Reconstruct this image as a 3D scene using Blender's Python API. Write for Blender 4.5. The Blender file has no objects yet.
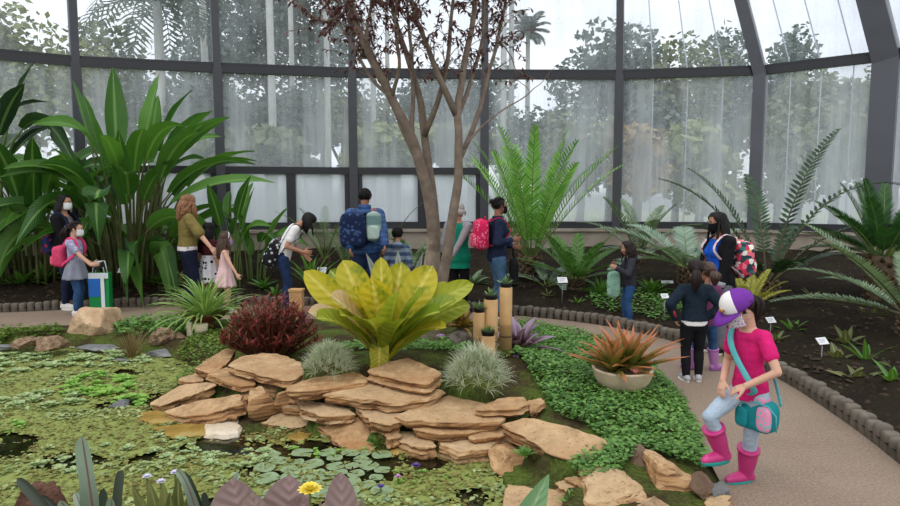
import bpy, bmesh, math, random
import numpy as np
from mathutils import Vector as V, Matrix, noise, Quaternion
R = random.Random(7)
PI = math.pi
SC = bpy.context.scene
COL = SC.collection
H = 1.68
F = 620.0
PITCH = math.atan(56 / F)
cs, sn = math.cos(PITCH), math.sin(PITCH)
def ray(px, py):
    x = (px - 450) / F; y = (253 - py) / F
    d = V((x, cs + y * sn, -sn + y * cs))
    return d / d.y
def W(px, py, Y): return V((0, 0, H)) + ray(px, py) * Y
def G(px, py, z=0.0):
    d = ray(px, py)
    return V((0, 0, H)) + d * ((z - H) / d.z)
def lin(c): return c / 12.92 if c <= .04045 else ((c + .055) / 1.055) ** 2.4
def C(r, g, b): return (lin(r / 255), lin(g / 255), lin(b / 255), 1)
def U(a, b): return R.uniform(a, b)

# ---------- materials
class NT:
    def __init__(s, name):
        s.m = bpy.data.materials.new(name); s.m.use_nodes = True
        s.n = s.m.node_tree.nodes; s.l = s.m.node_tree.links; s.n.clear()
        s.out = s.n.new('ShaderNodeOutputMaterial')
    def add(s, t, **kw):
        n = s.n.new('ShaderNode' + t)
        for k, v in kw.items():
            if k.startswith('i_'):
                key = k[2:]
                key = int(key) if key.isdigit() else key.replace('_', ' ')
                n.inputs[key].default_value = v
            else: setattr(n, k, v)
        return n
    def link(s, a, b): s.l.new(a, b)
    def coord(s, kind='Object', scale=(1, 1, 1)):
        tc = s.add('TexCoord'); mp = s.add('Mapping'); mp.inputs['Scale'].default_value = scale
        s.link(tc.outputs[kind], mp.inputs['Vector']); return mp.outputs[0]
    def noise(s, vec, scale, detail=4, rough=.55):
        n = s.add('TexNoise'); n.inputs['Scale'].default_value = scale; n.inputs['Detail'].default_value = detail
        n.inputs['Roughness'].default_value = rough
        if vec is not None: s.link(vec, n.inputs['Vector'])
        return n.outputs['Fac']
    def ramp(s, fac, stops, interp='LINEAR'):
        r = s.add('ValToRGB'); cr = r.color_ramp; cr.interpolation = interp
        while len(cr.elements) < len(stops): cr.elements.new(.5)
        for e, (p, c) in zip(cr.elements, stops): e.position = p; e.color = c
        s.link(fac, r.inputs[0]); return r.outputs[0]
    def mix(s, fac, a, b, mode='MIX'):
        m = s.add('Mix', data_type='RGBA', blend_type=mode)
        for i, v in ((0, fac), (6, a), (7, b)):
            if isinstance(v, (int, float, tuple)): m.inputs[i].default_value = v
            else: s.link(v, m.inputs[i])
        return m.outputs[2]
    def math(s, op, a, b=0.0, clamp=False):
        m = s.add('Math', operation=op, use_clamp=clamp)
        for i, v in ((0, a), (1, b)):
            if isinstance(v, (int, float)): m.inputs[i].default_value = v
            else: s.link(v, m.inputs[i])
        return m.outputs[0]
    def bump(s, hgt, strength=.3, dist=.01):
        b = s.add('Bump'); b.inputs['Strength'].default_value = strength; b.inputs['Distance'].default_value = dist
        s.link(hgt, b.inputs['Height']); return b.outputs[0]
    def principled(s, col, rough=.7, normal=None, spec=.3, **kw):
        p = s.add('BsdfPrincipled')
        if isinstance(col, tuple): p.inputs['Base Color'].default_value = col
        else: s.link(col, p.inputs['Base Color'])
        if isinstance(rough, (int, float)): p.inputs['Roughness'].default_value = rough
        else: s.link(rough, p.inputs['Roughness'])
        p.inputs['Specular IOR Level'].default_value = spec
        for k, v in kw.items(): p.inputs[k.replace('_', ' ')].default_value = v
        if normal is not None: s.link(normal, p.inputs['Normal'])
        return p.outputs[0]
    def done(s, sh): s.link(sh, s.out.inputs['Surface']); return s.m
_mc = {}
def cached(f):
    def g(*a, **k):
        key = (f.__name__, a, tuple(sorted(k.items())))
        if key not in _mc: _mc[key] = f(*a, **k)
        return _mc[key]
    return g
def dk(c, k): return (c[0] * k, c[1] * k, c[2] * k, 1)
@cached
def plain(name, col, rough=.6, var=.25, nscale=8., bump=.15, spec=.3, metal=0.):
    t = NT(name); v = t.coord()
    n = t.noise(v, nscale, 5)
    c = t.ramp(n, [(.25, dk(col, 1 - var)), (.75, dk(col, 1 + var))])
    n2 = t.noise(v, nscale * 9, 4)
    return t.done(t.principled(c, rough, t.bump(n2, bump, .004), spec, Metallic=metal))
@cached
def cloth(name, col, var=.18, col2=None, pat=None, pscale=20.):
    t = NT(name); v = t.coord()
    n = t.noise(v, 14, 5)
    if pat is None:
        c = t.ramp(n, [(.3, dk(col, 1 - var)), (.7, dk(col, 1 + var))])
    elif pat == 'stripe':
        sx = t.add('SeparateXYZ'); t.link(v, sx.inputs[0])
        w = t.math('SINE', t.math('MULTIPLY', sx.outputs[2], pscale * 6.28))
        c = t.ramp(t.math('ADD', t.math('MULTIPLY', w, .5), .5), [(.4, col), (.6, col2)])
    elif pat == 'spots':
        vo = t.add('TexVoronoi'); vo.inputs['Scale'].default_value = pscale; t.link(v, vo.inputs['Vector'])
        m = t.noise(v, pscale * .8, 3)
        c = t.ramp(t.math('ADD', vo.outputs['Distance'], t.math('MULTIPLY', m, .3)), [(.45, col2), (.53, col)])
    elif pat == 'marl':
        m = t.noise(v, pscale * 8, 3)
        c = t.ramp(m, [(.4, col), (.6, col2)])
    elif pat == 'floral':
        vo = t.add('TexVoronoi'); vo.inputs['Scale'].default_value = pscale; t.link(v, vo.inputs['Vector'])
        hs = t.add('SeparateColor'); t.link(vo.outputs['Color'], hs.inputs[0])
        c = t.ramp(hs.outputs[0], [(0, col), (.3, col2), (.5, C(240, 120, 140)), (.65, C(235, 235, 225)), (.8, C(60, 120, 120)), (.95, C(240, 200, 70))], 'CONSTANT')
    wv = t.noise(v, 160, 2)
    return t.done(t.principled(c, .85, t.bump(wv, .2, .002), .15))
@cached
def leafmat(name, c1, c2, tip=None, mid=None, rough=.45, tr=.3, nscale=5., veins=0., spots=None, tipstart=.6, bark=None):
    t = NT(name); geo = t.add('NewGeometry'); v = t.coord()
    n = t.noise(v, nscale, 3)
    f = t.math('ADD', t.math('MULTIPLY', geo.outputs['Random Per Island'], .65), t.math('MULTIPLY', n, .4), True)
    c = t.ramp(f, [(.1, c1), (.9, c2)])
    uv = t.add('UVMap'); sp = t.add('SeparateXYZ'); t.link(uv.outputs[0], sp.inputs[0])
    if spots is not None:
        m = t.noise(v, nscale * 2.5, 5)
        c = t.mix(t.ramp(m, [(.52, (0, 0, 0, 1)), (.66, (1, 1, 1, 1))]), c, spots)
    if tip is not None:
        tt = t.math('ADD', sp.outputs[1], t.math('MULTIPLY', n, .3))
        c = t.mix(t.ramp(tt, [(tipstart, (0, 0, 0, 1)), (min(1, tipstart + .35), (1, 1, 1, 1))]), c, tip)
    au = t.math('ABSOLUTE', t.math('SUBTRACT', sp.outputs[0], .5))
    if mid is not None:
        c = t.mix(t.ramp(au, [(.03, (1, 1, 1, 1)), (.09, (0, 0, 0, 1))]), c, mid)
    nrm = None
    if veins:
        a = t.math('ADD', t.math('MULTIPLY', sp.outputs[1], veins), t.math('MULTIPLY', au, -veins * .25))
        nrm = t.bump(t.math('SINE', t.math('MULTIPLY', a, 6.28)), .35, .006)
    p = t.principled(c, rough, nrm, .4)
    tl = t.add('BsdfTranslucent'); t.link(t.mix(1.0, c, (1.0, 1.05, .6, 1), 'MULTIPLY'), tl.inputs[0])
    mx = t.add('MixShader'); mx.inputs[0].default_value = tr
    t.link(p, mx.inputs[1]); t.link(tl.outputs[0], mx.inputs[2])
    return t.done(mx.outputs[0])

# ---------- mesh builder
class M:
    def __init__(s): s.v = []; s.f = []; s.mi = []; s.uv = []
    def add(s, verts, faces, mi=0, uv=None):
        o = len(s.v)
        s.v.extend([tuple(p) for p in verts])
        s.f.extend([tuple(i + o for i in f) for f in faces])
        s.mi.extend([mi] * len(faces))
        s.uv.extend(uv if uv is not None else [(0.5, 0.0)] * len(verts))
    def box(s, c, size, rot=None, mi=0, taper=1.0):
        x, y, z = size[0] / 2, size[1] / 2, size[2] / 2
        P = [V((a * x * (taper if k > 0 else 1), b * y * (taper if k > 0 else 1), k * z)) for k in (-1, 1) for b in (-1, 1) for a in (-1, 1)]
        if rot is not None: P = [rot @ p for p in P]
        c = V(c)
        s.add([p + c for p in P], [(0, 2, 3, 1), (4, 5, 7, 6), (0, 1, 5, 4), (2, 6, 7, 3), (0, 4, 6, 2), (1, 3, 7, 5)], mi)
    def tube(s, pts, rad, n=6, mi=0, cap=True, flat=None):
        pts = [V(p) for p in pts]
        if not isinstance(rad, (list, tuple)): rad = [rad] * len(pts)
        vs = []; uv = []; pu = None
        for i, p in enumerate(pts):
            d = (pts[min(i + 1, len(pts) - 1)] - pts[max(i - 1, 0)])
            d = d.normalized() if d.length > 1e-9 else V((0, 0, 1))
            if pu is None:
                pu = d.cross(V((0, 0, 1)) if abs(d.z) < .9 else V((1, 0, 0))).normalized()
            else:
                q = pu - d * pu.dot(d)
                pu = q.normalized() if q.length > 1e-6 else d.orthogonal().normalized()
            w = d.cross(pu)
            for k in range(n):
                a = 2 * PI * k / n
                r = rad[i]
                ra, rb = (r if not flat else r, r if not flat else r * flat)
                vs.append(p + pu * (math.cos(a) * ra) + w * (math.sin(a) * rb)); uv.append((k / n, i / max(1, len(pts) - 1)))
        fs = []
        for i in range(len(pts) - 1):
            for k in range(n):
                k2 = (k + 1) % n
                fs.append((i * n + k, i * n + k2, (i + 1) * n + k2, (i + 1) * n + k))
        if cap:
            fs.append(tuple(range(n - 1, -1, -1)))
            b = (len(pts) - 1) * n
            fs.append(tuple(b + k for k in range(n)))
        s.add(vs, fs, mi, uv)
    def loft(s, rings, mi=0, cap=True, close=True):
        n = len(rings[0]); vs = [p for r in rings for p in r]; fs = []
        for i in range(len(rings) - 1):
            for k in range(n if close else n - 1):
                k2 = (k + 1) % n
                fs.append((i * n + k, i * n + k2, (i + 1) * n + k2, (i + 1) * n + k))
        if cap:
            fs.append(tuple(range(n - 1, -1, -1))); b = (len(rings) - 1) * n
            fs.append(tuple(b + k for k in range(n)))
        s.add(vs, fs, mi, [(k / n, i / max(1, len(rings) - 1)) for i in range(len(rings)) for k in range(n)])
    def ell(s, c, r, fr=None, nu=14, nv=10, mi=0):
        c = V(c); fr = fr or (V((1, 0, 0)), V((0, 1, 0)), V((0, 0, 1)))
        vs = [c - fr[2] * r[2]]; 
        for j in range(1, nv):
            a = -PI / 2 + PI * j / nv
            for i in range(nu):
                b = 2 * PI * i / nu
                vs.append(c + fr[0] * (r[0] * math.cos(a) * math.cos(b)) + fr[1] * (r[1] * math.cos(a) * math.sin(b)) + fr[2] * (r[2] * math.sin(a)))
        vs.append(c + fr[2] * r[2]); fs = []
        for i in range(nu):
            i2 = (i + 1) % nu
            fs.append((0, 1 + i2, 1 + i))
            for j in range(nv - 2):
                a = 1 + j * nu
                fs.append((a + i, a + i2, a + nu + i2, a + nu + i))
            a = 1 + (nv - 2) * nu
            fs.append((a + i, a + i2, len(vs) - 1))
        s.add(vs, fs, mi)
    def cap(s, a, b, ra, rb, n=12):
        """tapered capsule"""
        a, b = V(a), V(b); d = b - a; L = d.length
        if L < 1e-6: s.ell(a, (ra, ra, ra), None, n, 8); return
        d /= L; pts = []; rad = []
        for k in range(4):
            t = PI / 2 * (k + .35) / 4; pts.append(a - d * ra * math.cos(t)); rad.append(ra * math.sin(t))
        for t in (0, .5, 1): pts.append(a + d * L * t); rad.append(ra + (rb - ra) * t)
        for k in range(3, -1, -1):
            t = PI / 2 * (k + .35) / 4; pts.append(b + d * rb * math.cos(t)); rad.append(rb * math.sin(t))
        s.tube(pts, rad, n)
    def leaf(s, base, d, up, L, Wd, droop=.6, nseg=6, prof='spear', fold=.15, mi=0, wave=0., twist=0., sway=None):
        d = V(d).normalized(); up = V(up); p = V(base); side = d.cross(up)
        if side.length < 1e-4: side = d.orthogonal()
        side.normalize(); vs = []; uv = []
        st = L / nseg
        for i in range(nseg + 1):
            t = i / nseg
            if prof == 'spear': w = math.sin(PI * min(1, t * .93 + .07) ** .75) ** .8
            elif prof == 'strap': w = (1 - t ** 3) * (.75 + .25 * math.sin(PI * min(1, t * 1.5)))
            elif prof == 'grass': w = 1 - t * .92
            elif prof == 'oval': w = math.sin(PI * (t * .96 + .02)) ** .6
            elif prof == 'paddle': w = (math.sin(PI * min(1, .04 + t * .95) ** 1.25) ** .7)
            elif prof == 'obov': w = .32 + .68 * math.sin(PI * .5 * min(1, t * 1.45)) ** 1.5 if t < .72 else math.cos(PI * .5 * ((t - .72) / .28)) ** .55
            else: w = prof(t)
            w = max(w, .015) * Wd / 2
            nrm = side.cross(d).normalized()
            wv = wave * Wd * math.sin(t * 19 + len(s.v) % 7)
            vs += [p - side * w + nrm * (fold * w * 2 + wv), p, p + side * w + nrm * (fold * w * 2 - wv)]
            uv += [(0, t), (.5, t), (1, t)]
            p = p + d * st
            ang = droop / nseg * (.4 + 1.2 * t)
            ax = d.cross(V((0, 0, -1)))
            if ax.length > 1e-3:
                q = Quaternion(ax.normalized(), ang); d = (q @ d).normalized(); side = q @ side
            if twist: side = Quaternion(d, twist / nseg) @ side
            if sway is not None: d = (d + sway / nseg).normalized()
        fs = []
        for i in range(nseg):
            a = i * 3
            fs += [(a, a + 1, a + 4, a + 3), (a + 1, a + 2, a + 5, a + 4)]
        s.add(vs, fs, mi, uv)
        return p
    def frond(s, base, d, up, L, droop, npair, leaflen, leafw, mi=0, mir=1, rr=.01, start=.12, vee=.25, fwd=.5, lprof=None, ldroop=.25, seg=2):
        d = V(d).normalized(); p = V(base); side = d.cross(V(up))
        if side.length < 1e-3: side = d.orthogonal()
        side.normalize()
        N = 14; pts = [p.copy()]; fr = [(d.copy(), side.copy())]; 
        for i in range(N):
            t = (i + 1) / N
            p = p + d * (L / N); ang = droop / N * (.3 + 1.4 * t)
            ax = d.cross(V((0, 0, -1)))
            if ax.length > 1e-3:
                q = Quaternion(ax.normalized(), ang); d = (q @ d).normalized(); side = (q @ side).normalized()
            pts.append(p.copy()); fr.append((d.copy(), side.copy()))
        s.tube(pts, [rr * (1 - .8 * i / N) for i in range(N + 1)], 5, mir, False)
        for k in range(npair):
            t = start + (1 - start) * (k + .5) / npair
            x = t * N; i = min(int(x), N - 1); fx = x - i
            q = pts[i].lerp(pts[i + 1], fx); dd = fr[i][0]; ss = fr[i][1]; nn = ss.cross(dd).normalized()
            u = (t - start) / (1 - start)
            ll = leaflen * (lprof(u) if lprof else (math.sin(PI * (u * .85 + .12)) ** .6))
            for sg in (-1, 1):
                jd = (ss * sg + dd * (fwd + .5 * u) + nn * vee + V((U(-.07, .07), U(-.07, .07), U(-.07, .07)))).normalized()
                s.leaf(q, jd, nn, ll * U(.92, 1.05), leafw, ldroop, seg, 'spear', .08, mi)
        return pts
    def mesh(s, name, mats, smooth=True):
        me = bpy.data.meshes.new(name)
        me.from_pydata(s.v, [], s.f)
        if not isinstance(mats, (list, tuple)): mats = [mats]
        for m in mats: me.materials.append(m)
        me.polygons.foreach_set('material_index', np.array(s.mi, dtype=np.int32))
        if smooth: me.polygons.foreach_set('use_smooth', np.ones(len(s.f), dtype=bool))
        if s.uv:
            ul = me.uv_layers.new(name='UVMap')
            li = np.zeros(len(me.loops), dtype=np.int32); me.loops.foreach_get('vertex_index', li)
            ul.data.foreach_set('uv', np.array(s.uv, dtype=np.float32)[li].ravel())
        me.update(); return me
    def build(s, name, mats, parent=None, smooth=True, **kw):
        return link(name, s.mesh(name, mats, smooth), parent, **kw)
def link(name, me, parent=None, loc=None):
    o = bpy.data.objects.new(name, me); COL.objects.link(o)
    if parent is not None: o.parent = parent
    if loc is not None: o.location = loc
    return o
def tag(o, label, cat, group=None, kind=None):
    o['label'] = label; o['category'] = cat
    if group: o['group'] = group
    if kind: o['kind'] = kind
    return o
def empty(name, loc, rz=0, sc=1):
    o = bpy.data.objects.new(name, None); COL.objects.link(o); o.location = loc
    o.rotation_euler = (0, 0, rz); o.scale = (sc, sc, sc); o.empty_display_size = .1
    return o
def struct(o): o['kind'] = 'structure'; return o
def dup(root, loc=None, rz=None, sc=None, label=None):
    r = root.copy(); COL.objects.link(r)
    if loc is not None: r.location = loc
    if rz is not None: r.rotation_euler = (0, 0, rz)
    if sc is not None: r.scale = (sc, sc, sc)
    if label: r['label'] = label
    for ch in list(root.children):
        c = ch.copy(); COL.objects.link(c); c.parent = r
        for g in list(ch.children):
            e = g.copy(); COL.objects.link(e); e.parent = c
    return r
TMP = bpy.data.scenes.new('workbench')
def apply_mods(o, mods):
    """mods: list of (type, dict); returns evaluated new mesh and removes o"""
    for i, (t, kw) in enumerate(mods):
        m = o.modifiers.new('m%d' % i, t)
        for k, v in kw.items(): setattr(m, k, v)
    vl = TMP.view_layers[0]
    for c in list(o.users_collection): c.objects.unlink(o)
    TMP.collection.objects.link(o); vl.update()
    me = bpy.data.meshes.new_from_object(o.evaluated_get(vl.depsgraph))
    old = o.data; bpy.data.objects.remove(o); bpy.data.meshes.remove(old)
    return me
def remesh(mb, name, mat, voxel, smooth=3, parent=None, wr=0., wscale=12., dec=0., extra=None, factor=.5, seed=0.):
    me = bpy.data.meshes.new('tmp'); me.from_pydata(mb.v, [], mb.f)
    o = link('tmp', me)
    mods = [('REMESH', dict(mode='VOXEL', voxel_size=voxel))]
    if smooth: mods.append(('SMOOTH', dict(factor=factor, iterations=smooth)))
    if dec: mods.append(('DECIMATE', dict(ratio=dec)))
    me = apply_mods(o, mods)
    if wr:
        me.update(); nv_ = len(me.vertices); co = np.zeros(nv_ * 3); no = np.zeros(nv_ * 3)
        me.vertices.foreach_get('co', co); me.vertices.foreach_get('normal', no); co = co.reshape(-1, 3); no = no.reshape(-1, 3)
        ks = np.zeros(nv_)
        for i, (x, y, z) in enumerate((co * wscale + seed).tolist()):
            ks[i] = noise.noise((x, y, z)) + .6 * noise.noise((x * 2.1, y * 2.1, z * 3.6))
        co += no * (ks * wr)[:, None]; me.vertices.foreach_set('co', co.ravel()); me.update()
    me.materials.clear(); me.materials.append(mat)
    if extra is not None:   # extra: (M, [mats]) islands joined into the same mesh
        ex, mats = extra
        for m in mats: me.materials.append(m)
        bm = bmesh.new(); bm.from_mesh(me)
        tm = ex.mesh('tmp2', [mat] + mats); bm.from_mesh(tm)
        bm.to_mesh(me); bm.free(); bpy.data.meshes.remove(tm)
    me.polygons.foreach_set('use_smooth', np.ones(len(me.polygons), dtype=bool))
    me.update(); me.name = name
    return link(name, me, parent)
# ---------- camera
cam = bpy.data.objects.new('camera', bpy.data.cameras.new('camera')); COL.objects.link(cam)
cam.location = (0, 0, H); cam.rotation_euler = (PI / 2 - PITCH, 0, 0)
cam.data.sensor_width = 36; cam.data.lens = F / 900 * 36; cam.data.clip_end = 400
SC.camera = cam
SC.view_settings.view_transform = 'Standard'; SC.view_settings.look = 'None'
SC.view_settings.gamma = 1; SC.view_settings.use_curve_mapping = False
# ================= world
def make_world():
    w = bpy.data.worlds.new('sky'); SC.world = w; w.use_nodes = True
    n, l = w.node_tree.nodes, w.node_tree.links; n.clear()
    out = n.new('ShaderNodeOutputWorld'); bg = n.new('ShaderNodeBackground')
    tc = n.new('ShaderNodeTexCoord'); sp = n.new('ShaderNodeSeparateXYZ'); l.new(tc.outputs['Generated'], sp.inputs[0])
    rp = n.new('ShaderNodeValToRGB'); l.new(sp.outputs[2], rp.inputs[0])
    e = rp.color_ramp.elements; e[0].position = 0.0; e[0].color = (.42, .44, .42, 1); e[1].position = 1; e[1].color = (1.12, 1.15, 1.2, 1)
    a = rp.color_ramp.elements.new(.02); a.color = (1.16, 1.17, 1.19, 1)
    b = rp.color_ramp.elements.new(.35); b.color = (1.14, 1.15, 1.18, 1)
    mp = n.new('ShaderNodeMapping'); mp.inputs['Scale'].default_value = (1, 1, 3.2); l.new(tc.outputs['Generated'], mp.inputs[0])
    no = n.new('ShaderNodeTexNoise'); no.inputs['Scale'].default_value = 2.6; no.inputs['Detail'].default_value = 6; l.new(mp.outputs[0], no.inputs['Vector'])
    r2 = n.new('ShaderNodeValToRGB'); l.new(no.outputs['Fac'], r2.inputs[0])
    r2.color_ramp.elements[0].position = .36; r2.color_ramp.elements[0].color = (.86, .88, .91, 1); r2.color_ramp.elements[1].position = .6; r2.color_ramp.elements[1].color = (1.06, 1.06, 1.06, 1)
    mx = n.new('ShaderNodeMix'); mx.data_type = 'RGBA'; mx.blend_type = 'MULTIPLY'; mx.inputs[0].default_value = 1
    l.new(rp.outputs[0], mx.inputs[6]); l.new(r2.outputs[0], mx.inputs[7]); l.new(mx.outputs[2], bg.inputs[0])
    bg.inputs[1].default_value = 1.0; l.new(bg.outputs[0], out.inputs[0])
make_world()
sun = bpy.data.objects.new('sun', bpy.data.lights.new('sun', 'SUN')); COL.objects.link(sun)
sun.data.energy = 0.8; sun.data.angle = math.radians(35); sun.data.color = (1, .97, .92)
sun.rotation_euler = (math.radians(24), math.radians(-14), 0)
SC.view_settings.exposure = 0.1

# ================= plan
def resample(P, step):
    P = [V(p) for p in P]; out = []
    L = [0]
    for a, b in zip(P, P[1:]): L.append(L[-1] + (b - a).length)
    n = max(2, int(L[-1] / step))
    for k in range(n + 1):
        s_ = L[-1] * k / n; i = 0
        while i < len(P) - 2 and L[i + 1] < s_: i += 1
        t = (s_ - L[i]) / max(1e-9, L[i + 1] - L[i])
        out.append(P[i].lerp(P[i + 1], t))
    return out
def smooth_line(P, it=3):
    P = [V(p) for p in P]
    for _ in range(it):
        Q = [P[0]]
        for a, b in zip(P, P[1:]): Q += [a.lerp(b, .25), a.lerp(b, .75)]
        Q.append(P[-1]); P = Q
    return P
def pdist(x, y, P):
    best = 1e9
    for a, b in zip(P, P[1:]):
        dx, dy = b[0] - a[0], b[1] - a[1]; q = dx * dx + dy * dy
        t = 0 if q == 0 else max(0, min(1, ((x - a[0]) * dx + (y - a[1]) * dy) / q))
        d = (x - a[0] - t * dx) ** 2 + (y - a[1] - t * dy) ** 2
        if d < best: best = d
    return math.sqrt(best)
def inside(x, y, P):
    c = False; j = len(P) - 1
    for i in range(len(P)):
        xi, yi, xj, yj = P[i][0], P[i][1], P[j][0], P[j][1]
        if (yi > y) != (yj > y) and x < (xj - xi) * (y - yi) / (yj - yi) + xi: c = not c
        j = i
    return c
kerb_px = [(0, 313), (80, 309), (158, 306.5), (240, 305), (330, 306), (430, 309), (515, 315), (600, 324), (662, 338), (715, 353), (768, 373), (800, 391), (854, 428), (905, 468)]
KERB = smooth_line([V((-10.5, 7.6, 0)), V((-8.4, 8.7, 0))] + [G(*p) for p in kerb_px] + [V((2.55, 2.6, 0)), V((2.0, 1.2, 0)), V((1.6, -.5, 0))], 2)
inner_px = [(0, 328), (60, 326), (130, 322), (220, 319), (320, 319), (420, 320), (525, 323), (565, 330), (610, 342), (650, 362), (678, 390), (694, 420), (706, 455), (730, 500)]
INNER = smooth_line([V((-9.5, 6.6, 0)), V((-7.6, 7.5, 0))] + [G(*p) for p in inner_px] + [V((1.35, 2.6, 0)), V((.9, 1.2, 0)), V((.5, -.5, 0))], 2)
ZT = 4.15
post_px = [(-70, 50), (75, 62.5), (217, 69), (352, 74), (485, 75.5), (620, 76), (761, 71.5), (888, 57)]
POST = [G(px, py, ZT) for px, py in post_px]
POST = [V((p.x, p.y, 0)) for p in POST]
POST.append(V((8.9, 8.9, 0))); POST.append(V((9.9, 6.4, 0)))
POST.insert(0, V((-10.6, 7.6, 0)))
TOPPX = {0: None, 1: (-100, -130), 2: (66, -110), 3: (209, -95), 4: (350, -88), 5: (485, -86), 6: (621, -86), 7: (716, -100), 8: (838, -134)}
def bedz(x, y):
    a = pdist(x, y, KERB); b = pdist(x, y, POST)
    t = a / max(.01, a + b)
    return .06 + .60 * t ** 1.1
# ---- path
t = NT('path_paving'); v = t.coord()
n1 = t.noise(v, 1.6, 5); n2 = t.noise(v, 60, 3); n3 = t.noise(v, 7, 6, .7)
c = t.ramp(n1, [(.3, C(126, 109, 94)), (.7, C(153, 135, 117))])
c = t.mix(.5, c, t.ramp(n2, [(.3, C(102, 88, 76)), (.7, C(167, 148, 130))]))
c = t.mix(t.ramp(n3, [(.55, (0, 0, 0, 1)), (.75, (.55, .55, .55, 1))]), c, C(120, 100, 84))
MPATH = t.done(t.principled(c, .85, t.bump(n2, .25, .004)))
A = resample(KERB, .12); na = len(A); B = resample(INNER, 1); 
B = [V(p) for p in resample(INNER, sum((b - a).length for a, b in zip(INNER, INNER[1:])) / (na - 1) * 1.0001)]
nb = min(len(A), len(B)); m = M()
vs = []
for i in range(nb):
    a = A[int(i * (na - 1) / (nb - 1))]; b = B[int(i * (len(B) - 1) / (nb - 1))]
    for k in range(5): q = a.lerp(b, k / 4); vs.append((q.x, q.y, 0.0))
m.add(vs, [(i * 5 + k, i * 5 + k + 1, i * 5 + k + 6, i * 5 + k + 5) for i in range(nb - 1) for k in range(4)])
struct(m.build('path', MPATH))
# ---- kerb of small stakes
MK = plain('kerb_concrete', C(106, 98, 88), .9, .45, 9, .5)
m = M(); K = resample(KERB, .105)
for i, (a, b) in enumerate(zip(K, K[1:])):
    d = (b - a).normalized(); nrm = V((-d.y, d.x, 0)); c = a.lerp(b, .5) + nrm * .055
    w = (b - a).length * .93 / 2; hh = .135 + U(-.012, .012); dp = .055
    rot = Matrix.Rotation(U(-.05, .05), 3, 'Z'); rings = []
    for z, s_ in ((-.05, 1), (hh * .8, 1), (hh * .95, .9), (hh, .66)):
        ring = []
        for k in range(10):
            an = 2 * PI * k / 10; ca, sa = math.cos(an), math.sin(an)
            ex = abs(ca) ** .6 * (1 if ca > 0 else -1) * w * s_; ey = abs(sa) ** .6 * (1 if sa > 0 else -1) * dp * s_
            q = rot @ V((ex, ey, 0)); ring.append(c + d * q.x + nrm * q.y + V((0, 0, z)))
        rings.append(ring)
    m.loft(rings)
struct(m.build('kerb', MK))
# ---- planting bed
t = NT('dark_soil'); v = t.coord(); n1 = t.noise(v, 2.2, 6); n2 = t.noise(v, 26, 6, .7); n3 = t.noise(v, 9, 4)
c = t.ramp(n2, [(.3, C(24, 19, 16)), (.62, C(46, 38, 31)), (.8, C(80, 66, 52))])
c = t.mix(t.ramp(n1, [(.45, (0, 0, 0, 1)), (.7, (.6, .6, .6, 1))]), c, C(52, 50, 32))
MSOIL = t.done(t.principled(c, .95, t.bump(t.math('ADD', n2, n3), .8, .03), .1))
m = M(); NB = 150; TB = 30
A = resample(KERB, 0.05); Bp = resample(POST, .05)
vs = []
for i in range(NB + 1):
    a = A[int(i * (len(A) - 1) / NB)]; b = Bp[int(i * (len(Bp) - 1) / NB)]
    for k in range(TB + 1):
        q = a.lerp(b, k / TB + (.02 if k == TB else 0)); z = .06 + .60 * (k / TB) ** 1.1
        z += .07 * noise.noise(V((q.x * 1.3, q.y * 1.3, 0))) * min(1, k / 4) + .035 * noise.noise(V((q.x * 5, q.y * 5, 3))) * min(1, k / 3)
        vs.append((q.x, q.y, z))
m.add(vs, [(i * (TB + 1) + k, i * (TB + 1) + k + 1, (i + 1) * (TB + 1) + k + 1, (i + 1) * (TB + 1) + k) for i in range(NB) for k in range(TB)])
struct(m.build('planting_bed', MSOIL))
# loose clods and mulch on the bed : uncountable
m = M()
for i in range(5200):
    s_ = U(.02, .98); k = U(.03, .97)
    a = A[int(s_ * (len(A) - 1))]; b = Bp[int(s_ * (len(Bp) - 1))]; q = a.lerp(b, k)
    z = .06 + .60 * k ** 1.1 + .07 * noise.noise(V((q.x * 1.3, q.y * 1.3, 0)))
    r = U(.008, .03) * (1.6 if R.random() < .08 else 1)
    an = U(0, 6.3); e = U(.5, 2.2)
    P = [V((math.cos(an + j * 1.57) * r * (e if j % 2 else 1), math.sin(an + j * 1.57) * r * (e if j % 2 else 1), U(-.2, .2) * r)) for j in range(4)]
    base = V((q.x, q.y, z))
    m.add([base + p for p in P] + [base + V((U(-.3, .3) * r, U(-.3, .3) * r, r * U(.5, 1)))], [(0, 1, 4), (1, 2, 4), (2, 3, 4), (3, 0, 4)])
tag(m.build('mulch', plain('mulch_brown', C(66, 53, 42), .95, .6, 3, .3), smooth=False), 'crumbly dark mulch and clods scattered over the planting bed', 'mulch', kind='stuff')
# ---- low wall and glazing
MW = plain('weathered_concrete', C(158, 147, 134), .9, .28, 2.5, .5)
ZS = 1.02
m = M()
for a, b in zip(POST, POST[1:]):
    d = (b - a).normalized(); nn = V((d.y, -d.x, 0)); o = nn * .12
    def ring(p): return [p + o, p - o + V((0, 0, 0)), p - o + V((0, 0, ZS - .06)), p - o * 1.0 + V((0, 0, ZS - .06)), p + o + V((0, 0, ZS - .06))]
    m.loft([[p + o + V((0, 0, -.1)), p - o + V((0, 0, -.1)), p - o + V((0, 0, ZS - .05)), p + o + V((0, 0, ZS - .05))] for p in (a - d * .05, b + d * .05)])
    m.loft([[p + o * 1.4 + V((0, 0, ZS - .05)), p - o * 1.4 + V((0, 0, ZS - .05)), p - o * 1.4 + V((0, 0, ZS)), p + o * 1.4 + V((0, 0, ZS))] for p in (a - d * .08, b + d * .08)])
struct(m.build('wall_back', MW, smooth=False))
MF = plain('dark_steel', C(62, 64, 70), .5, .12, 3, .05, .5)
MF2 = plain('black_window_frame', C(38, 39, 44), .5, .1, 3, .05, .5)
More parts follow.
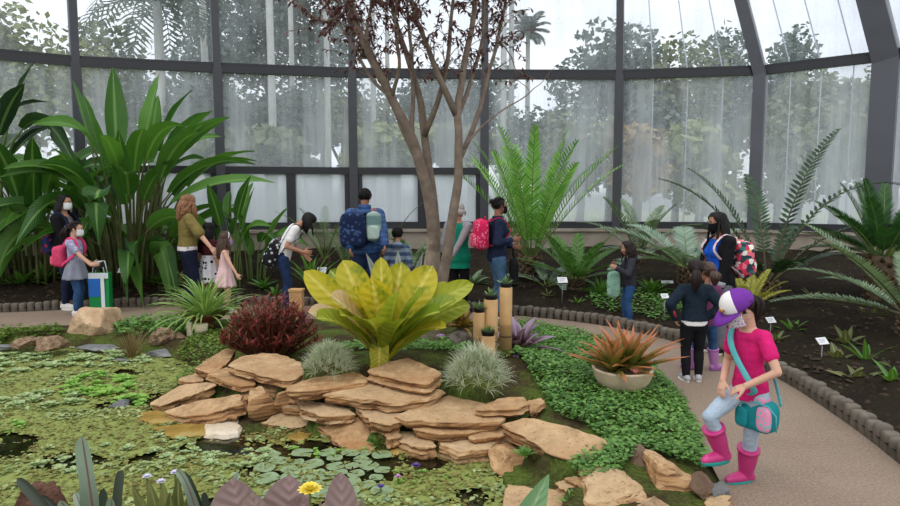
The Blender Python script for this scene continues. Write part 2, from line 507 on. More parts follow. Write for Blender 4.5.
MF3 = plain('grey_steel_column', C(82, 84, 92), .45, .12, 2, .05, .5)
TOP = []
for i, p in enumerate(POST):
    q = TOPPX.get(i)
    if q: w = W(q[0], q[1], p.y + .1); f = (7.6 - ZT) / (w.z - ZT); TOP.append(V((p.x, p.y, ZT)).lerp(w, f))
    else: TOP.append(V((p.x, p.y, 7.6)))
def bar(m, a, b, w, dep, nrm, mi=0):
    d = (b - a).normalized(); n_ = (nrm - d * nrm.dot(d)).normalized(); s_ = d.cross(n_)
    m.loft([[p + s_ * w / 2 + n_ * dep / 2, p - s_ * w / 2 + n_ * dep / 2, p - s_ * w / 2 - n_ * dep / 2, p + s_ * w / 2 - n_ * dep / 2] for p in (a, b)], mi)
CEN = V((-.3, 3.5, 0)); trim = 0
for i, p in enumerate(POST):
    if i in (0, 10): continue
    nrm = (CEN - p).normalized(); wd, dp = .17, .2
    if i == 7: wd, dp = .22, .34
    if i == 8: wd, dp = .40, .4
    m = M()
    bar(m, p + V((0, 0, ZS)), V((p.x, p.y, ZT)), wd, dp, nrm); bar(m, V((p.x, p.y, ZT - .06)), TOP[i], wd * (.8 if i < 7 else 1), dp, nrm)
    trim += 1
    o = struct(m.build('trim_%d' % trim, MF3 if i >= 7 else MF, smooth=False))
# glass
def glassmat(name, base, streak, low):
    t = NT(name); v = t.coord('Object', (2.6, 2.6, .12)); v2 = t.coord('Object', (1, 1, .8))
    s1 = t.noise(v, 1.0, 5, .65); s2 = t.noise(v2, 1.1, 5); v3 = t.coord('Object', (1, 1, 1)); s3 = t.noise(v3, 45, 2)
    k = t.ramp(s1, [(.40, (0, 0, 0, 1)), (.62, (1, 1, 1, 1))])
    f = t.math('MULTIPLY', k, streak)
    f = t.math('ADD', f, t.math('MULTIPLY', t.ramp(s2, [(.35, (0, 0, 0, 1)), (.7, (1, 1, 1, 1))]), .10))
    sp = t.add('SeparateXYZ'); tc = t.add('TexCoord'); t.link(tc.outputs['Object'], sp.inputs[0])
    mr = t.add('MapRange'); mr.inputs[1].default_value = 3.9; mr.inputs[2].default_value = 1.3; mr.inputs[3].default_value = 0; mr.inputs[4].default_value = low
    t.link(sp.outputs[2], mr.inputs[0])
    f = t.math('ADD', f, t.math('MULTIPLY', mr.outputs[0], t.math('ADD', .55, t.math('MULTIPLY', s1, .9))))
    f = t.math('ADD', f, base)
    f = t.math('ADD', f, t.math('MULTIPLY', t.ramp(s3, [(.64, (0, 0, 0, 1)), (.7, (1, 1, 1, 1))]), .12), True)
    tr = t.add('BsdfTransparent'); tr.inputs[0].default_value = (.95, .975, 1, 1)
    tl = t.add('BsdfTranslucent'); tl.inputs[0].default_value = (.86, .90, .95, 1)
    di = t.add('BsdfDiffuse'); di.inputs[0].default_value = (.84, .88, .93, 1)
    mx = t.add('MixShader'); mx.inputs[0].default_value = .35; t.link(tl.outputs[0], mx.inputs[1]); t.link(di.outputs[0], mx.inputs[2])
    m2 = t.add('MixShader'); t.link(f, m2.inputs[0]); t.link(tr.outputs[0], m2.inputs[1]); t.link(mx.outputs[0], m2.inputs[2])
    return t.done(m2.outputs[0])
MG = glassmat('misted_glass', .07, .17, .13)
MG2 = glassmat('clear_upper_glass', .03, .09, 0.)
MG3 = glassmat('frosted_low_glass', .42, .2, .25)
def pane(parent, pts, nrm, mat):
    m = M(); th = nrm * .004
    m.loft([[p + th for p in pts], [p - th for p in pts]])
    return m.build('pane', mat, parent, False)
win = 0
for i, (a, b) in enumerate(zip(POST, POST[1:])):
    if i in (0, 9): continue
    d = (b - a).normalized(); nrm = V((d.y, -d.x, 0)); low = i < 5
    z0 = ZS + .03; zm = 2.21; win += 1
    A0 = V((a.x, a.y, 0)); B0 = V((b.x, b.y, 0)); Zz = lambda p, z: V((p.x, p.y, z))
    root = empty('window_%d' % win, A0.lerp(B0, .5)); struct(root); L0 = root.location
    rel = lambda p: p - L0
    fr = M()
    bar(fr, rel(Zz(A0, ZT)), rel(Zz(B0, ZT)), .13, .14, V((0, 0, 1)))
    bar(fr, rel(Zz(A0, ZT + .10)), rel(Zz(B0, ZT + .10)), .06, .04, V((0, 0, 1)))
    bar(fr, rel(Zz(A0, z0 + .05)), rel(Zz(B0, z0 + .05)), .1, .14, V((0, 0, 1)))
    if low:
        bar(fr, rel(Zz(A0, zm)), rel(Zz(B0, zm)), .14, .14, V((0, 0, 1)))
        mid = A0.lerp(B0, .52)
        bar(fr, rel(Zz(mid, z0)), rel(Zz(mid, zm)), .18, .12, nrm)
        for q, s_ in ((A0 + d * .13, 1), (B0 - d * .13, 1)): bar(fr, rel(Zz(q, z0)), rel(Zz(q, zm)), .1, .1, nrm)
    fr.build('frame', MF2, root, False)
    def P4(a_, b_, c_, d_): return [rel(x) for x in (a_, b_, c_, d_)]
    if low:
        pane(root, P4(Zz(A0, z0), Zz(mid, z0), Zz(mid, zm), Zz(A0, zm)), nrm, MG3)
        pane(root, P4(Zz(mid, z0), Zz(B0, z0), Zz(B0, zm), Zz(mid, zm)), nrm, MG3)
        pane(root, P4(Zz(A0, zm), Zz(B0, zm), Zz(B0, ZT), Zz(A0, ZT)), nrm, MG)
    else:
        pane(root, P4(Zz(A0, z0), Zz(B0, z0), Zz(B0, ZT), Zz(A0, ZT)), nrm, MG)
    pane(root, P4(Zz(A0, ZT), Zz(B0, ZT), TOP[i + 1], TOP[i]), nrm, MG2)
    # thin cables outside the panes on the right hand bays
    if i in (6, 7):
        for k in (1, 2, 3):
            q = A0.lerp(B0, k / 4 + .0) - nrm * .1; tp = TOP[i].lerp(TOP[i + 1], k / 4) - nrm * .1
            cm = M(); cm.tube([Zz(q, ZS) - L0, Zz(q, ZT) - L0, tp - L0], .012, 5); cm.build('cable', plain('pale_cable', C(205, 208, 212), .5, .05), root)
# ---- outside ground
m = M(); m.add([(-60, 7, -.02), (60, 7, -.02), (60, 90, -.02), (-60, 90, -.02)], [(0, 1, 2, 3)])
lawn = m.build('lawn', plain('pale_lawn', C(150, 158, 128), .9, .3, .35, .2)); struct(lawn)
# clip lawn to the outside: cut polygon along the wall line
bpy.data.objects.remove(lawn)
m = M(); vs = []
for p in POST:
    q = p + (p - CEN).normalized() * .05; far = CEN + (p - CEN).normalized() * 75
    vs += [(q.x, q.y, .3), (far.x, far.y, .0)]
m.add(vs, [(2 * i, 2 * i + 2, 2 * i + 3, 2 * i + 1) for i in range(len(POST) - 1)])
struct(m.build('lawn', plain('pale_lawn', C(150, 158, 128), .9, .3, .35, .2)))
# ================= pond and rocks
ZW = -.12
pond_px = [(-160, 345), (0, 349), (60, 349), (110, 352), (150, 355), (180, 362), (200, 372), (180, 384), (160, 398), (165, 412), (200, 424), (240, 432), (275, 427), (310, 432), (330, 440), (372, 452), (400, 450), (440, 454), (490, 455), (494, 470), (505, 488), (520, 520)]
POND = [G(x, y, ZW) for x, y in pond_px] + [V((.35, 2.75, 0)), V((-1, 2.75, 0)), V((-2.6, 2.8, 0)), V((-4.5, 3.2, 0)), V((-6.5, 4.2, 0))]
PCL = POND + [POND[0]]
ISL = [V(p) for p in INNER] + [V((-9, -.5, 0))]
t = NT('sandstone'); v = t.coord(); n1 = t.noise(v, 2.6, 6); n2 = t.noise(v, 34, 6, .7); n3 = t.noise(v, 8, 5, .65)
geo = t.add('NewGeometry'); oi = t.add('ObjectInfo')
vz = t.coord('Object', (1.5, 1.5, 26)); st_ = t.noise(vz, 1.6, 3)
c = t.ramp(n3, [(.32, C(132, 98, 64)), (.5, C(182, 145, 104)), (.66, C(206, 173, 130))])
c = t.mix(t.ramp(n1, [(.46, (0, 0, 0, 1)), (.66, (.8, .8, .8, 1))]), c, C(160, 110, 66))
c = t.mix(t.ramp(oi.outputs['Random'], [(0, (0, 0, 0, 1)), (1, (.55, .55, .55, 1))]), c, C(204, 182, 146))
sz = t.add('SeparateXYZ'); t.link(geo.outputs['Normal'], sz.inputs[0])
band = t.ramp(st_, [(.38, C(90, 62, 40)), (.5, C(158, 118, 80)), (.62, C(190, 150, 106))])
c = t.mix(t.ramp(sz.outputs[2], [(.45, (1, 1, 1, 1)), (.8, (0, 0, 0, 1))]), c, band)
c = t.mix(t.ramp(n2, [(.56, (0, 0, 0, 1)), (.68, (.75, .75, .75, 1))]), c, C(104, 74, 50))
MST = t.done(t.principled(c, .85, t.bump(t.math('ADD', n2, t.math('MULTIPLY', n3, 1.5)), .7, .012), .2))
def stone(name, c1, c2, c3, sc=5):
    t = NT(name); v = t.coord(); n1 = t.noise(v, sc, 6, .65); n2 = t.noise(v, sc * 8, 5, .7)
    c = t.ramp(n1, [(.3, c1), (.52, c2), (.7, c3)])
    c = t.mix(t.ramp(n2, [(.56, (0, 0, 0, 1)), (.7, (.6, .6, .6, 1))]), c, dk(c1, .5))
    return t.done(t.principled(c, .85, t.bump(t.math('ADD', n1, n2), .7, .015), .2))
MDK = stone('brown_stone', C(92, 74, 60), C(124, 102, 84), C(150, 128, 106))
MPALE = stone('pale_boulder', C(158, 128, 98), C(196, 166, 132), C(216, 190, 160))
MWET = stone('ochre_wet_stone', C(120, 96, 38), C(158, 128, 60), C(186, 166, 106))
MGR = stone('grey_stone', C(92, 94, 94), C(126, 128, 128), C(160, 160, 158))
MLAT = stone('porous_stone', C(88, 70, 56), C(150, 124, 100), C(186, 164, 136), 22)
def hullrock(front, Yf, depth, label, mat, name='boulder', seed=0, back=.85, nz=.02, ground=-.04):
    """angular rock: outline points (px, py[, dY]) on its near side at Yf, a smaller back side, convex, then roughened"""
    rr = random.Random(seed); P = []
    for q in front:
        w = W(q[0], q[1], Yf + (q[2] if len(q) > 2 else 0)); P.append(w)
    c = sum(P, V()) / len(P); top = max(p.z for p in P)
    B = [V((c.x + (p.x - c.x) * back + rr.uniform(-.02, .02), p.y + depth * rr.uniform(.8, 1.1), c.z + (p.z - c.z) * (back - .1) - .02)) for p in P]
    low = [V((p.x, p.y + depth * .25, ground)) for p in P if p.z < c.z]
    bm = bmesh.new()
    for p in P + B + low: bm.verts.new(p)
    r_ = bmesh.ops.convex_hull(bm, input=bm.verts)
    bmesh.ops.delete(bm, geom=[g_ for g_ in r_['geom_interior'] if isinstance(g_, bmesh.types.BMVert)], context='VERTS')
    bmesh.ops.delete(bm, geom=[v_ for v_ in bm.verts if not v_.link_faces], context='VERTS')
    bmesh.ops.bevel(bm, geom=list(bm.edges), offset=.012, segments=1, affect='EDGES')
    bmesh.ops.triangulate(bm, faces=bm.faces)
    for _ in range(4):
        L = [e for e in bm.edges if e.calc_length() > .045]
        if not L: break
        bmesh.ops.subdivide_edges(bm, edges=L, cuts=1); bmesh.ops.triangulate(bm, faces=bm.faces)
    bm.normal_update()
    D = [(v_, v_.normal.copy()) for v_ in bm.verts]
    for v_, n_ in D:
        p = v_.co * 6 + V((seed, 0, 0)); v_.co = v_.co + n_ * (nz * noise.noise(p) + nz * .6 * noise.noise(p * 2.6) + nz * .35 * noise.noise(p * 6))
    base = V((c.x, c.y + depth / 2, min(v_.co.z for v_ in bm.verts)))
    for v_ in bm.verts: v_.co = v_.co - base
    me = bpy.data.meshes.new(name); bm.to_mesh(me); bm.free(); me.materials.append(mat)
    o = link(name, me); o.location = base; tag(o, label, 'stone'); return o
hullrock([(64, 336, .1), (70, 321, .12), (80, 307, .1), (104, 308, .12), (113, 331, .1), (101, 337), (84, 343), (82, 322, -.06), (100, 327, -.1)], 7.38, .4, 'big pale standing stone beside the path at the far pond edge', MPALE, seed=31, ground=-.1, nz=.014)
hullrock([(490, 456), (503, 447, .12), (533, 454, .12), (552, 474, .05), (543, 489, -.1), (516, 484, -.15), (493, 472, -.1)], 3.95, .3, 'tan boulder where the pond meets diagonal flagstone', MST, seed=21, ground=-.2)
hullrock([(585, 507, -.1), (590, 489), (623, 475, .1), (647, 492), (652, 515, -.1), (600, 530, -.1)], 3.28, .34, 'large flat-topped tan boulder at bottom edge below the groundcover', MST, seed=22)
hullrock([(624, 478), (633, 458, .08), (644, 446, .1), (657, 460), (660, 482), (642, 486, -.05)], 3.66, .2, 'dark brown pointed boulder standing against the groundcover', MDK, seed=23)
hullrock([(656, 492), (660, 464, .08), (668, 462, .1), (690, 481), (708, 488), (702, 502, -.05), (676, 508, -.05)], 3.38, .28, 'pale pitted boulder left of the pink boots', MST, seed=24)
ROCKS = []
def flag(poly, z, th, label, mat=None, group=None, rough=1.0, name='flagstone'):
    P = [G(p[0], p[1], p[2] if len(p) > 2 else z) for p in poly]
    c = sum(P, V()) / len(P)
    Q = resample(P + [P[0]], 1e9)
    L = sum((b - a).length for a, b in zip(P, P[1:] + P[:1])); n = 44
    Q = resample(P + [P[0]], L / n)[:-1]; n = len(Q)
    sd = U(0, 99); size = L / PI
    Q2 = []
    for i, q in enumerate(Q):
        a = (Q[i - 1] + q * 6 + Q[(i + 1) % n]) / 8
        o = (a - c); o.z = 0; o.normalize()
        a = a + o * (noise.noise(V((a.x * 9, a.y * 9, sd))) * .018 + noise.noise(V((a.x * 28, a.y * 28, sd))) * .010 + U(-.009, .009)) * rough
        Q2.append(a)
    vs = []; fs = []
    def nz(p, k): return k * (noise.noise(V((p.x * 6, p.y * 6, sd))) * .008 + noise.noise(V((p.x * 19, p.y * 19, sd + 5))) * .006) * rough
    vs.append(c + V((0, 0, nz(c, 1))))
    prof = [(.3, 0, 1), (.6, 0, 1), (.84, 0, 1), (.975, -.001, 1), (1.0, -.007, .8)]
    nl = max(3, int(th / .018)); 
    for k in range(1, nl + 1):
        prof.append((None, -.007 - (th - .007) * k / nl, 0))
    offs = [U(-.032, .016) for _ in range(nl + 2)]
    for ri, (r, dz, k) in enumerate(prof):
        for i, q in enumerate(Q2):
            if r is not None: p = c.lerp(q, r) + V((0, 0, dz + nz(c.lerp(q, r), k)))
            else:
                o = (q - c); o.z = 0; o.normalize(); j = ri - 5
                sh = offs[j] + noise.noise(V((q.x * 12, q.y * 12, j * 1.7 + sd))) * .022 * rough - (0.02 if j == nl - 1 else 0)
                p = q + o * sh + V((0, 0, dz + .006 * noise.noise(V((q.x * 20, q.y * 20, j)))))
            vs.append(p)
    for i in range(n): fs.append((0, 1 + i, 1 + (i + 1) % n))
    for ri in range(len(prof) - 1):
        for i in range(n):
            i2 = (i + 1) % n; a = 1 + ri * n
            fs.append((a + i, a + n + i, a + n + i2, a + i2))
    b = 1 + (len(prof) - 1) * n; fs.append(tuple(b + i for i in range(n - 1, -1, -1)))
    m = M(); base = V((c.x, c.y, c.z - th)); m.add([V(p) - base for p in vs], fs)
    o = m.build(name, mat or MST, None, False); o.location = base
    # orient faces consistently outward
    bm = bmesh.new(); bm.from_mesh(o.data); bmesh.ops.recalc_face_normals(bm, faces=bm.faces); bm.to_mesh(o.data); bm.free()
    tag(o, label, 'stone', group)
    ROCKS.append(([V((q.x, q.y, q.z - th)) for q in Q2], c.z - th, th))
    return o
def boulder(px, py, z, size, label, mat, rot=0, cuts=12, seed=0, name='boulder', nz=.12, sub=4):
    """size = full (x, y, z) metres; z = ground height at its base"""
    rr = random.Random(seed); bm = bmesh.new(); bmesh.ops.create_icosphere(bm, subdivisions=sub, radius=1)
    planes = []
    for _ in range(cuts):
        n_ = V((rr.uniform(-1, 1), rr.uniform(-1, 1), rr.uniform(-.6, 1))).normalized(); planes.append((n_, rr.uniform(.42, .74)))
    for v_ in bm.verts:
        p = v_.co.copy()
        for n_, d in planes:
            k = p.dot(n_)
            if k > d: p = p - n_ * (k - d) * .97
        p = p * (1 + nz * noise.noise(p * 2.2 + V((seed, 0, 0))) + nz * .4 * noise.noise(p * 7 + V((seed, 9, 0))) + nz * .2 * noise.noise(p * 17))
        v_.co = p
    xs = [[v_.co[k] for v_ in bm.verts] for k in range(3)]
    for v_ in bm.verts:
        for k in range(3):
            lo, hi = min(xs[k]), max(xs[k]); v_.co[k] = (v_.co[k] - (lo + hi) / 2) / (hi - lo) * size[k]
        v_.co.z += size[2] / 2
        if v_.co.z < .02 * size[2]: v_.co.z = .02 * size[2]
    me = bpy.data.meshes.new(name); bm.to_mesh(me); bm.free(); me.materials.append(mat)
    o = link(name, me); p = G(px, py, z); o.location = p; o.rotation_euler = (0, 0, rot)
    tag(o, label, 'stone'); return o
fl = flag
fl([(194, 368), (212, 356), (227, 348), (236, 350), (226, 365), (212, 373)], .13, .07, 'pale pink flagstone sloping out from under the dark red shrub')
fl([(226, 365), (241, 356), (262, 352), (284, 355), (300, 361), (304, 375), (288, 381), (268, 377), (248, 372)], .22, .075, 'broad tan flagstone right below the dark red shrub')
fl([(206, 374), (226, 367), (242, 372), (255, 379), (256, 384), (240, 386), (221, 380)], .13, .065, 'tan flagstone tucked under the slab below the red shrub')
fl([(236, 383), (262, 377), (284, 383), (280, 391), (250, 390)], .09, .07, 'brown shadowed flagstone wedged between two slabs left of the pile')
fl([(179, 379), (195, 373), (204, 376), (203, 381), (184, 382)], .05, .08, 'small wedge-shaped stone at the mossy left end of the pile')
fl([(147, 404, -.06), (179, 385, .03), (212, 381, .07), (217, 385, .07), (190, 396, .0), (160, 407, -.06)], .03, .08, 'long slanting flagstone with dark edge pointing left into the pond')
fl([(163, 410, -.04), (197, 400, .02), (241, 394, .06), (243, 404, .05), (212, 413, 0), (182, 417, -.04), (170, 414, -.05)], .02, .10, 'long orange-brown flagstone lying below the slanting dark-edged one')
fl([(140, 412), (158, 410), (171, 414), (176, 421), (154, 424), (138, 419)], -.09, .05, 'yellow algae-stained stone just awash at the far left of the pile', MWET)
fl([(150, 428), (178, 424), (206, 422), (206, 435), (173, 438)], -.094, .05, 'submerged ochre slab left of the whitish dry block', MWET)
fl([(206, 420), (238, 416), (240, 433), (224, 435), (205, 434)], -.085, .07, 'whitish dry square block at the waterline', stone('bleached_stone', C(196, 176, 150), C(218, 202, 178), C(230, 218, 200)))
fl([(225, 410), (232, 409), (239, 413), (236, 416), (227, 416)], -.03, .06, 'fist-sized tan stone in front of the orange-brown flagstone', name='stone_shard')
fl([(241, 391), (254, 391), (263, 396), (257, 400), (243, 399)], .05, .08, 'small flat ochre stone above the angular shards')
fl([(286, 388), (300, 386), (306, 392), (302, 399), (288, 399)], .08, .08, 'small ochre stone left of the slab under the air plant')
fl([(279, 403), (302, 400), (330, 403), (341, 409), (330, 414), (300, 409), (281, 408)], .03, .06, 'narrow layered flagstone above the pinkish waterline slab')
fl([(262, 423, -.09), (282, 410, -.02), (306, 410, 0), (320, 414, -.02), (306, 425, -.08), (293, 429, -.1)], -.05, .08, 'pinkish brown slab sloping into water below the angular shards')
fl([(284, 437), (298, 432), (313, 432), (300, 442)], -.095, .04, 'small orange wet stone breaking the duckweed', MWET)
fl([(287, 386), (314, 377), (354, 372), (369, 378), (366, 382), (338, 387), (310, 391), (288, 391)], .20, .08, 'flagstone carrying the left silver air plant')
fl([(323, 393), (345, 386), (372, 381), (408, 384), (446, 390), (425, 399), (390, 403), (356, 398)], .17, .075, 'wide smooth tan flagstone jutting out mid-pile between the air plants')
fl([(366, 371), (383, 363), (407, 357), (426, 364), (442, 373), (428, 384), (406, 381), (386, 377)], .27, .085, 'topmost tan flagstone below the yellow-leaved plant')
fl([(394, 415), (418, 405), (449, 395), (482, 402), (506, 416), (500, 421), (455, 423), (402, 420)], .10, .07, 'broad flagstone beneath the right silver air plant')
fl([(298, 401), (324, 402), (350, 408), (356, 414), (324, 417), (300, 409)], .06, .08, 'tan flagstone stepping down under the left air plant slab')
fl([(352, 404), (380, 404), (400, 410), (404, 420), (390, 425), (370, 421)], .08, .09, 'brown flagstone in shade under the wide smooth slab')
fl([(410, 426), (450, 422), (496, 423), (499, 427), (468, 433), (444, 435), (416, 431)], .04, .07, 'thin flagstone layer under the right air plant slab')
fl([(462, 432), (482, 427), (505, 428), (504, 436), (474, 439)], .02, .07, 'small flat stone left of the weedy gap')
fl([(396, 431), (416, 432), (436, 438), (436, 447), (420, 448), (400, 441)], -.03, .12, 'grey-brown block at the waterline left of the dark-patched one')
fl([(440, 439), (470, 436), (500, 437), (490, 449), (464, 452), (442, 446)], -.02, .13, 'long tan block with a dark wet patch at the waterline')
fl([(316, 426, -.05), (345, 418, 0), (368, 416, .02), (376, 427, -.03), (374, 450, -.1), (350, 453, -.11), (335, 440, -.08)], -.05, .08, 'broad greyish slab sloping into the pond at centre')
fl([(381, 440), (396, 443), (408, 451), (393, 455)], -.092, .05, 'ochre wet stone beside bright green sprig at the waterline', MWET)
fl([(382, 431), (396, 429), (402, 436), (388, 440)], -.01, .1, 'small brown stone behind the ochre wet one')
fl([(475, 407), (498, 398), (524, 397), (530, 403), (520, 409), (480, 410)], .16, .075, 'thick neat tan block right below the right air plant')
fl([(526, 401), (541, 397), (545, 402), (531, 411)], .13, .09, 'small tan stone against the green groundcover right of the neat block')
fl([(500, 424, .09), (527, 417, .13), (558, 423, .13), (610, 440, .12), (592, 461, .06), (571, 461, .05), (545, 451, .06), (522, 436, .08)], .1, .09, 'large diagonal flagstone beside the green groundcover')
fl([(506, 483), (524, 486), (560, 490), (575, 504), (565, 530), (500, 530)], -.05, .08, 'pale slab behind the broad green leaf tip at the bottom edge')
fl([(553, 483), (563, 480), (583, 489), (573, 496)], -.01, .08, 'small dark-edged slab right of the pond-edge boulder', name='stone_shard')
fl([(565, 478), (576, 476), (597, 486), (590, 492)], .02, .08, 'thin reddish slab propped by the groundcover edge', name='stone_shard')
fl([(706, 494), (721, 492), (731, 496), (730, 512), (706, 512)], .05, .1, 'pale upright kerb stone in front of pink boots')
fl([(709, 483), (724, 481), (729, 490), (713, 495)], .06, .1, 'grey flat stone between the two pink boots', MGR)
# angular shards
boulder(264, 420, -.09, (.26, .14, .27), 'large angular shard leaning upright in the left of the pile', MST, .4, 7, 3, 'stone_shard', .05)
boulder(246, 416, -.09, (.09, .08, .14), 'narrow upright shard beside the large angular one', MST, .2, 6, 5, 'stone_shard', .05)
boulder(255, 420, -.09, (.08, .06, .07), 'pebble-sized shard at foot of the large angular one', MST, .9, 6, 8, 'stone_shard', .05)
boulder(282, 412, -.03, (.16, .12, .17), 'blocky shard right of the large angular one', MST, 1.1, 7, 11, 'stone_shard', .05)
boulder(655, 520, -.02, (.2, .16, .15), 'small tan boulder wedged between two bigger ones at bottom edge', MPALE, 0, 9, 25)
boulder(700, 500, -.02, (.2, .2, .165), 'low dark stone under the raised pink boot', MDK, .3, 8, 26)
boulder(26, 348, -.06, (.34, .3, .13), 'mossy tan stone at far left pond edge', MLAT, .2, 8, 32)
boulder(53, 351, -.06, (.36, .3, .18), 'mossy tan stone just left of the big standing stone', MLAT, .8, 8, 33)
boulder(3, 350, -.09, (.26, .2, .08), 'pale grey flat stone at left edge of the pond', MGR, 0, 8, 34)
boulder(100, 353, -.12, (.5, .3, .1), 'slate-grey wet slab at foot of the big standing stone', MGR, 0, 8, 35)
boulder(163, 347, -.06, (.3, .26, .24), 'knobbly porous rock behind the dry grass tuft', MLAT, 0, 6, 36, 'boulder', .3)
boulder(180, 343, -.04, (.2, .18, .13), 'small rounded mossy stone right of the porous rock', MLAT, .6, 8, 37)
boulder(159, 358, -.13, (.34, .24, .1), 'flat blue-grey stone in front of the porous rock', MGR, .2, 8, 38)
boulder(122, 364, -.13, (.2, .14, .06), 'small pale grey stone awash left of the dry grass tuft', MGR, 0, 8, 39)
boulder(119, 408, -.13, (.16, .12, .07), 'lone grey stone among duckweed left of the rock pile', MGR, .4, 8, 40)
boulder(204, 349, -.03, (.12, .1, .08), 'bluish grey pebble on moss below the clay bowl', MGR, 0, 8, 41)
# ---- terrain of island, pond bed and near bank
t = NT('mossy_ground'); v = t.coord(); n1 = t.noise(v, 3, 6); n2 = t.noise(v, 40, 5, .7)
c = t.ramp(n2, [(.3, C(38, 32, 22)), (.7, C(82, 70, 48))])
c = t.mix(t.ramp(n1, [(.4, (0, 0, 0, 1)), (.62, (.9, .9, .9, 1))]), c, t.ramp(n2, [(.3, C(50, 66, 26)), (.7, C(104, 122, 52))]))
MGROUND = t.done(t.principled(c, .95, t.bump(n2, .7, .02), .1))
PILE = [G(a, b, .05) for a, b in [(138, 400), (185, 366), (225, 346), (300, 364), (330, 374), (365, 380), (440, 382), (500, 400), (540, 402), (512, 425), (540, 452), (580, 466), (560, 480), (500, 470), (480, 460), (300, 440), (150, 432)]]
def mound(x, y):
    return .17 * math.exp(-((x + .45) / 1.15) ** 2 - ((y - 5.75) / .55) ** 2) + .08 * math.exp(-((x + 1.7) / .6) ** 2 - ((y - 5.8) / .5) ** 2) + .05 * math.exp(-((x - .9) / .7) ** 2 - ((y - 5.6) / 1.1) ** 2)
def groundz(x, y, rocks=False):
    d = pdist(x, y, PCL)
    if inside(x, y, POND): z = ZW - min(.35, .03 + d * .9)
    else: z = ZW + min(1, d / .16) * .15 + mound(x, y) * min(1, d / .3)
    if rocks:
        lo = 9
        for poly, zb, th in ROCKS:
            q0 = poly[0]
            cx_ = sum(q.x for q in poly) / len(poly); cy_ = sum(q.y for q in poly) / len(poly)
            if abs(q0.x - x) < 1 and abs(q0.y - y) < 1 and inside(cx_ + (x - cx_) * 1.25, cy_ + (y - cy_) * 1.25, poly): lo = min(lo, zb)
        if inside(x, y, PILE): z = min(z, -.09)
        if lo < 9: z = lo + .012
    if not inside(x, y, ISL): return -.04
    e = pdist(x, y, INNER)
    return -.04 + (z + .04) * min(1, e / .12) if z > -.04 else z
m = M(); x0, x1, y0, y1 = -9.4, 2.3, 1.0, 8.9; st = .065
nx, ny = int((x1 - x0) / st), int((y1 - y0) / st); vs = []
for j in range(ny + 1):
    for i in range(nx + 1):
        x, y = x0 + st * i, y0 + st * j; z = groundz(x, y, True)
        vs.append((x, y, z + .012 * noise.noise(V((x * 7, y * 7, 0)))))
fs = [(j * (nx + 1) + i, j * (nx + 1) + i + 1, (j + 1) * (nx + 1) + i + 1, (j + 1) * (nx + 1) + i) for j in range(ny) for i in range(nx)]
fs = [f for f in fs if not all(False and abs(vs[k][2] + .04) < .0125 and not inside(vs[k][0], vs[k][1], ISL) for k in f)]
m.add(vs, fs); struct(m.build('island_ground', MGROUND))
# ---- water
t = NT('pond_water'); v = t.coord(); n1 = t.noise(v, 3, 4)
c = t.ramp(n1, [(.35, C(16, 17, 10)), (.65, C(46, 42, 22))])
MWAT = t.done(t.principled(c, .06, t.bump(t.noise(v, 14, 2), .05, .01), .5))
m = M(); cen = V((-2.2, 4.9, ZW)); bp = [V((p.x, p.y, ZW)) for p in POND]
vs = []; 
bm = bmesh.new(); f = bm.faces.new([bm.verts.new(p + (p - cen).normalized() * .1) for p in bp]); bmesh.ops.triangulate(bm, faces=[f]); bmesh.ops.recalc_face_normals(bm, faces=bm.faces)
for q in bm.faces:
    if q.normal.z < 0: q.normal_flip()
me = bpy.data.meshes.new('water'); bm.to_mesh(me); bm.free(); me.materials.append(MWAT); struct(link('pond_water', me))
def under_rock(x, y):
    return any(abs(p[0].x - x) < .9 and abs(p[0].y - y) < .9 and inside(x, y, p) for p, _, _ in ROCKS)
def open_water(x, y):
    """dark gaps the floating mat leaves"""
    n_ = noise.noise(V((x * .9, y * 1.5, 4))) + .5 * noise.noise(V((x * 2.6, y * 4.6, 9))) + .25 * noise.noise(V((x * 7, y * 11, 2)))
    fr = max(0, min(1, (4.6 - y) / .7))
    return n_ + (.62 if -1.75 < x < -.35 else .42) * fr * (1 if -2.2 < x < .2 else .2) - .08
t = NT('duckweed'); v = t.coord(); geo = t.add('NewGeometry'); n1 = t.noise(v, 1.3, 5); n2 = t.noise(v, 60, 3, .7); n3 = t.noise(v, 5, 4)
c = t.ramp(n1, [(.38, C(92, 74, 42)), (.5, C(122, 113, 54)), (.6, C(102, 116, 56))])
c = t.mix(t.ramp(n3, [(.52, (0, 0, 0, 1)), (.7, (.8, .8, .8, 1))]), c, C(98, 74, 44))
c = t.mix(.55, c, t.ramp(n2, [(.35, C(62, 56, 24)), (.65, C(168, 160, 88))]))
c = t.mix(t.ramp(geo.outputs['Random Per Island'], [(.3, (0, 0, 0, 1)), (1, (.9, .9, .9, 1))]), c, C(140, 154, 82))
c = t.mix(t.ramp(geo.outputs['Random Per Island'], [(.0, (.5, .5, .5, 1)), (.12, (0, 0, 0, 1))]), c, C(84, 66, 36))
MDW = t.done(t.principled(c, .75, t.bump(n2, .8, .012), .25))
m = M(); st = .035; x0, x1, y0, y1 = -8.2, .6, 3.0, 8.4
nx, ny = int((x1 - x0) / st), int((y1 - y0) / st); grid = {}
vs = []; fs = []
for j in range(ny):
    for i in range(nx):
        x, y = x0 + st * (i + .5), y0 + st * (j + .5)
        if open_water(x, y) > .38 or not inside(x, y, POND) or under_rock(x, y): continue
        ids = []
        for a, b in ((0, 0), (1, 0), (1, 1), (0, 1)):
            key = (i + a, j + b)
            if key not in grid:
                xx, yy = x0 + st * (i + a) + U(-.012, .012), y0 + st * (j + b) + U(-.012, .012)
                grid[key] = len(vs); vs.append((xx, yy, ZW + .006 + .008 * (noise.noise(V((xx * 16, yy * 16, 1))) + 1)))
            ids.append(grid[key])
        fs.append(tuple(ids))
m.add(vs, fs)
cnt = 0
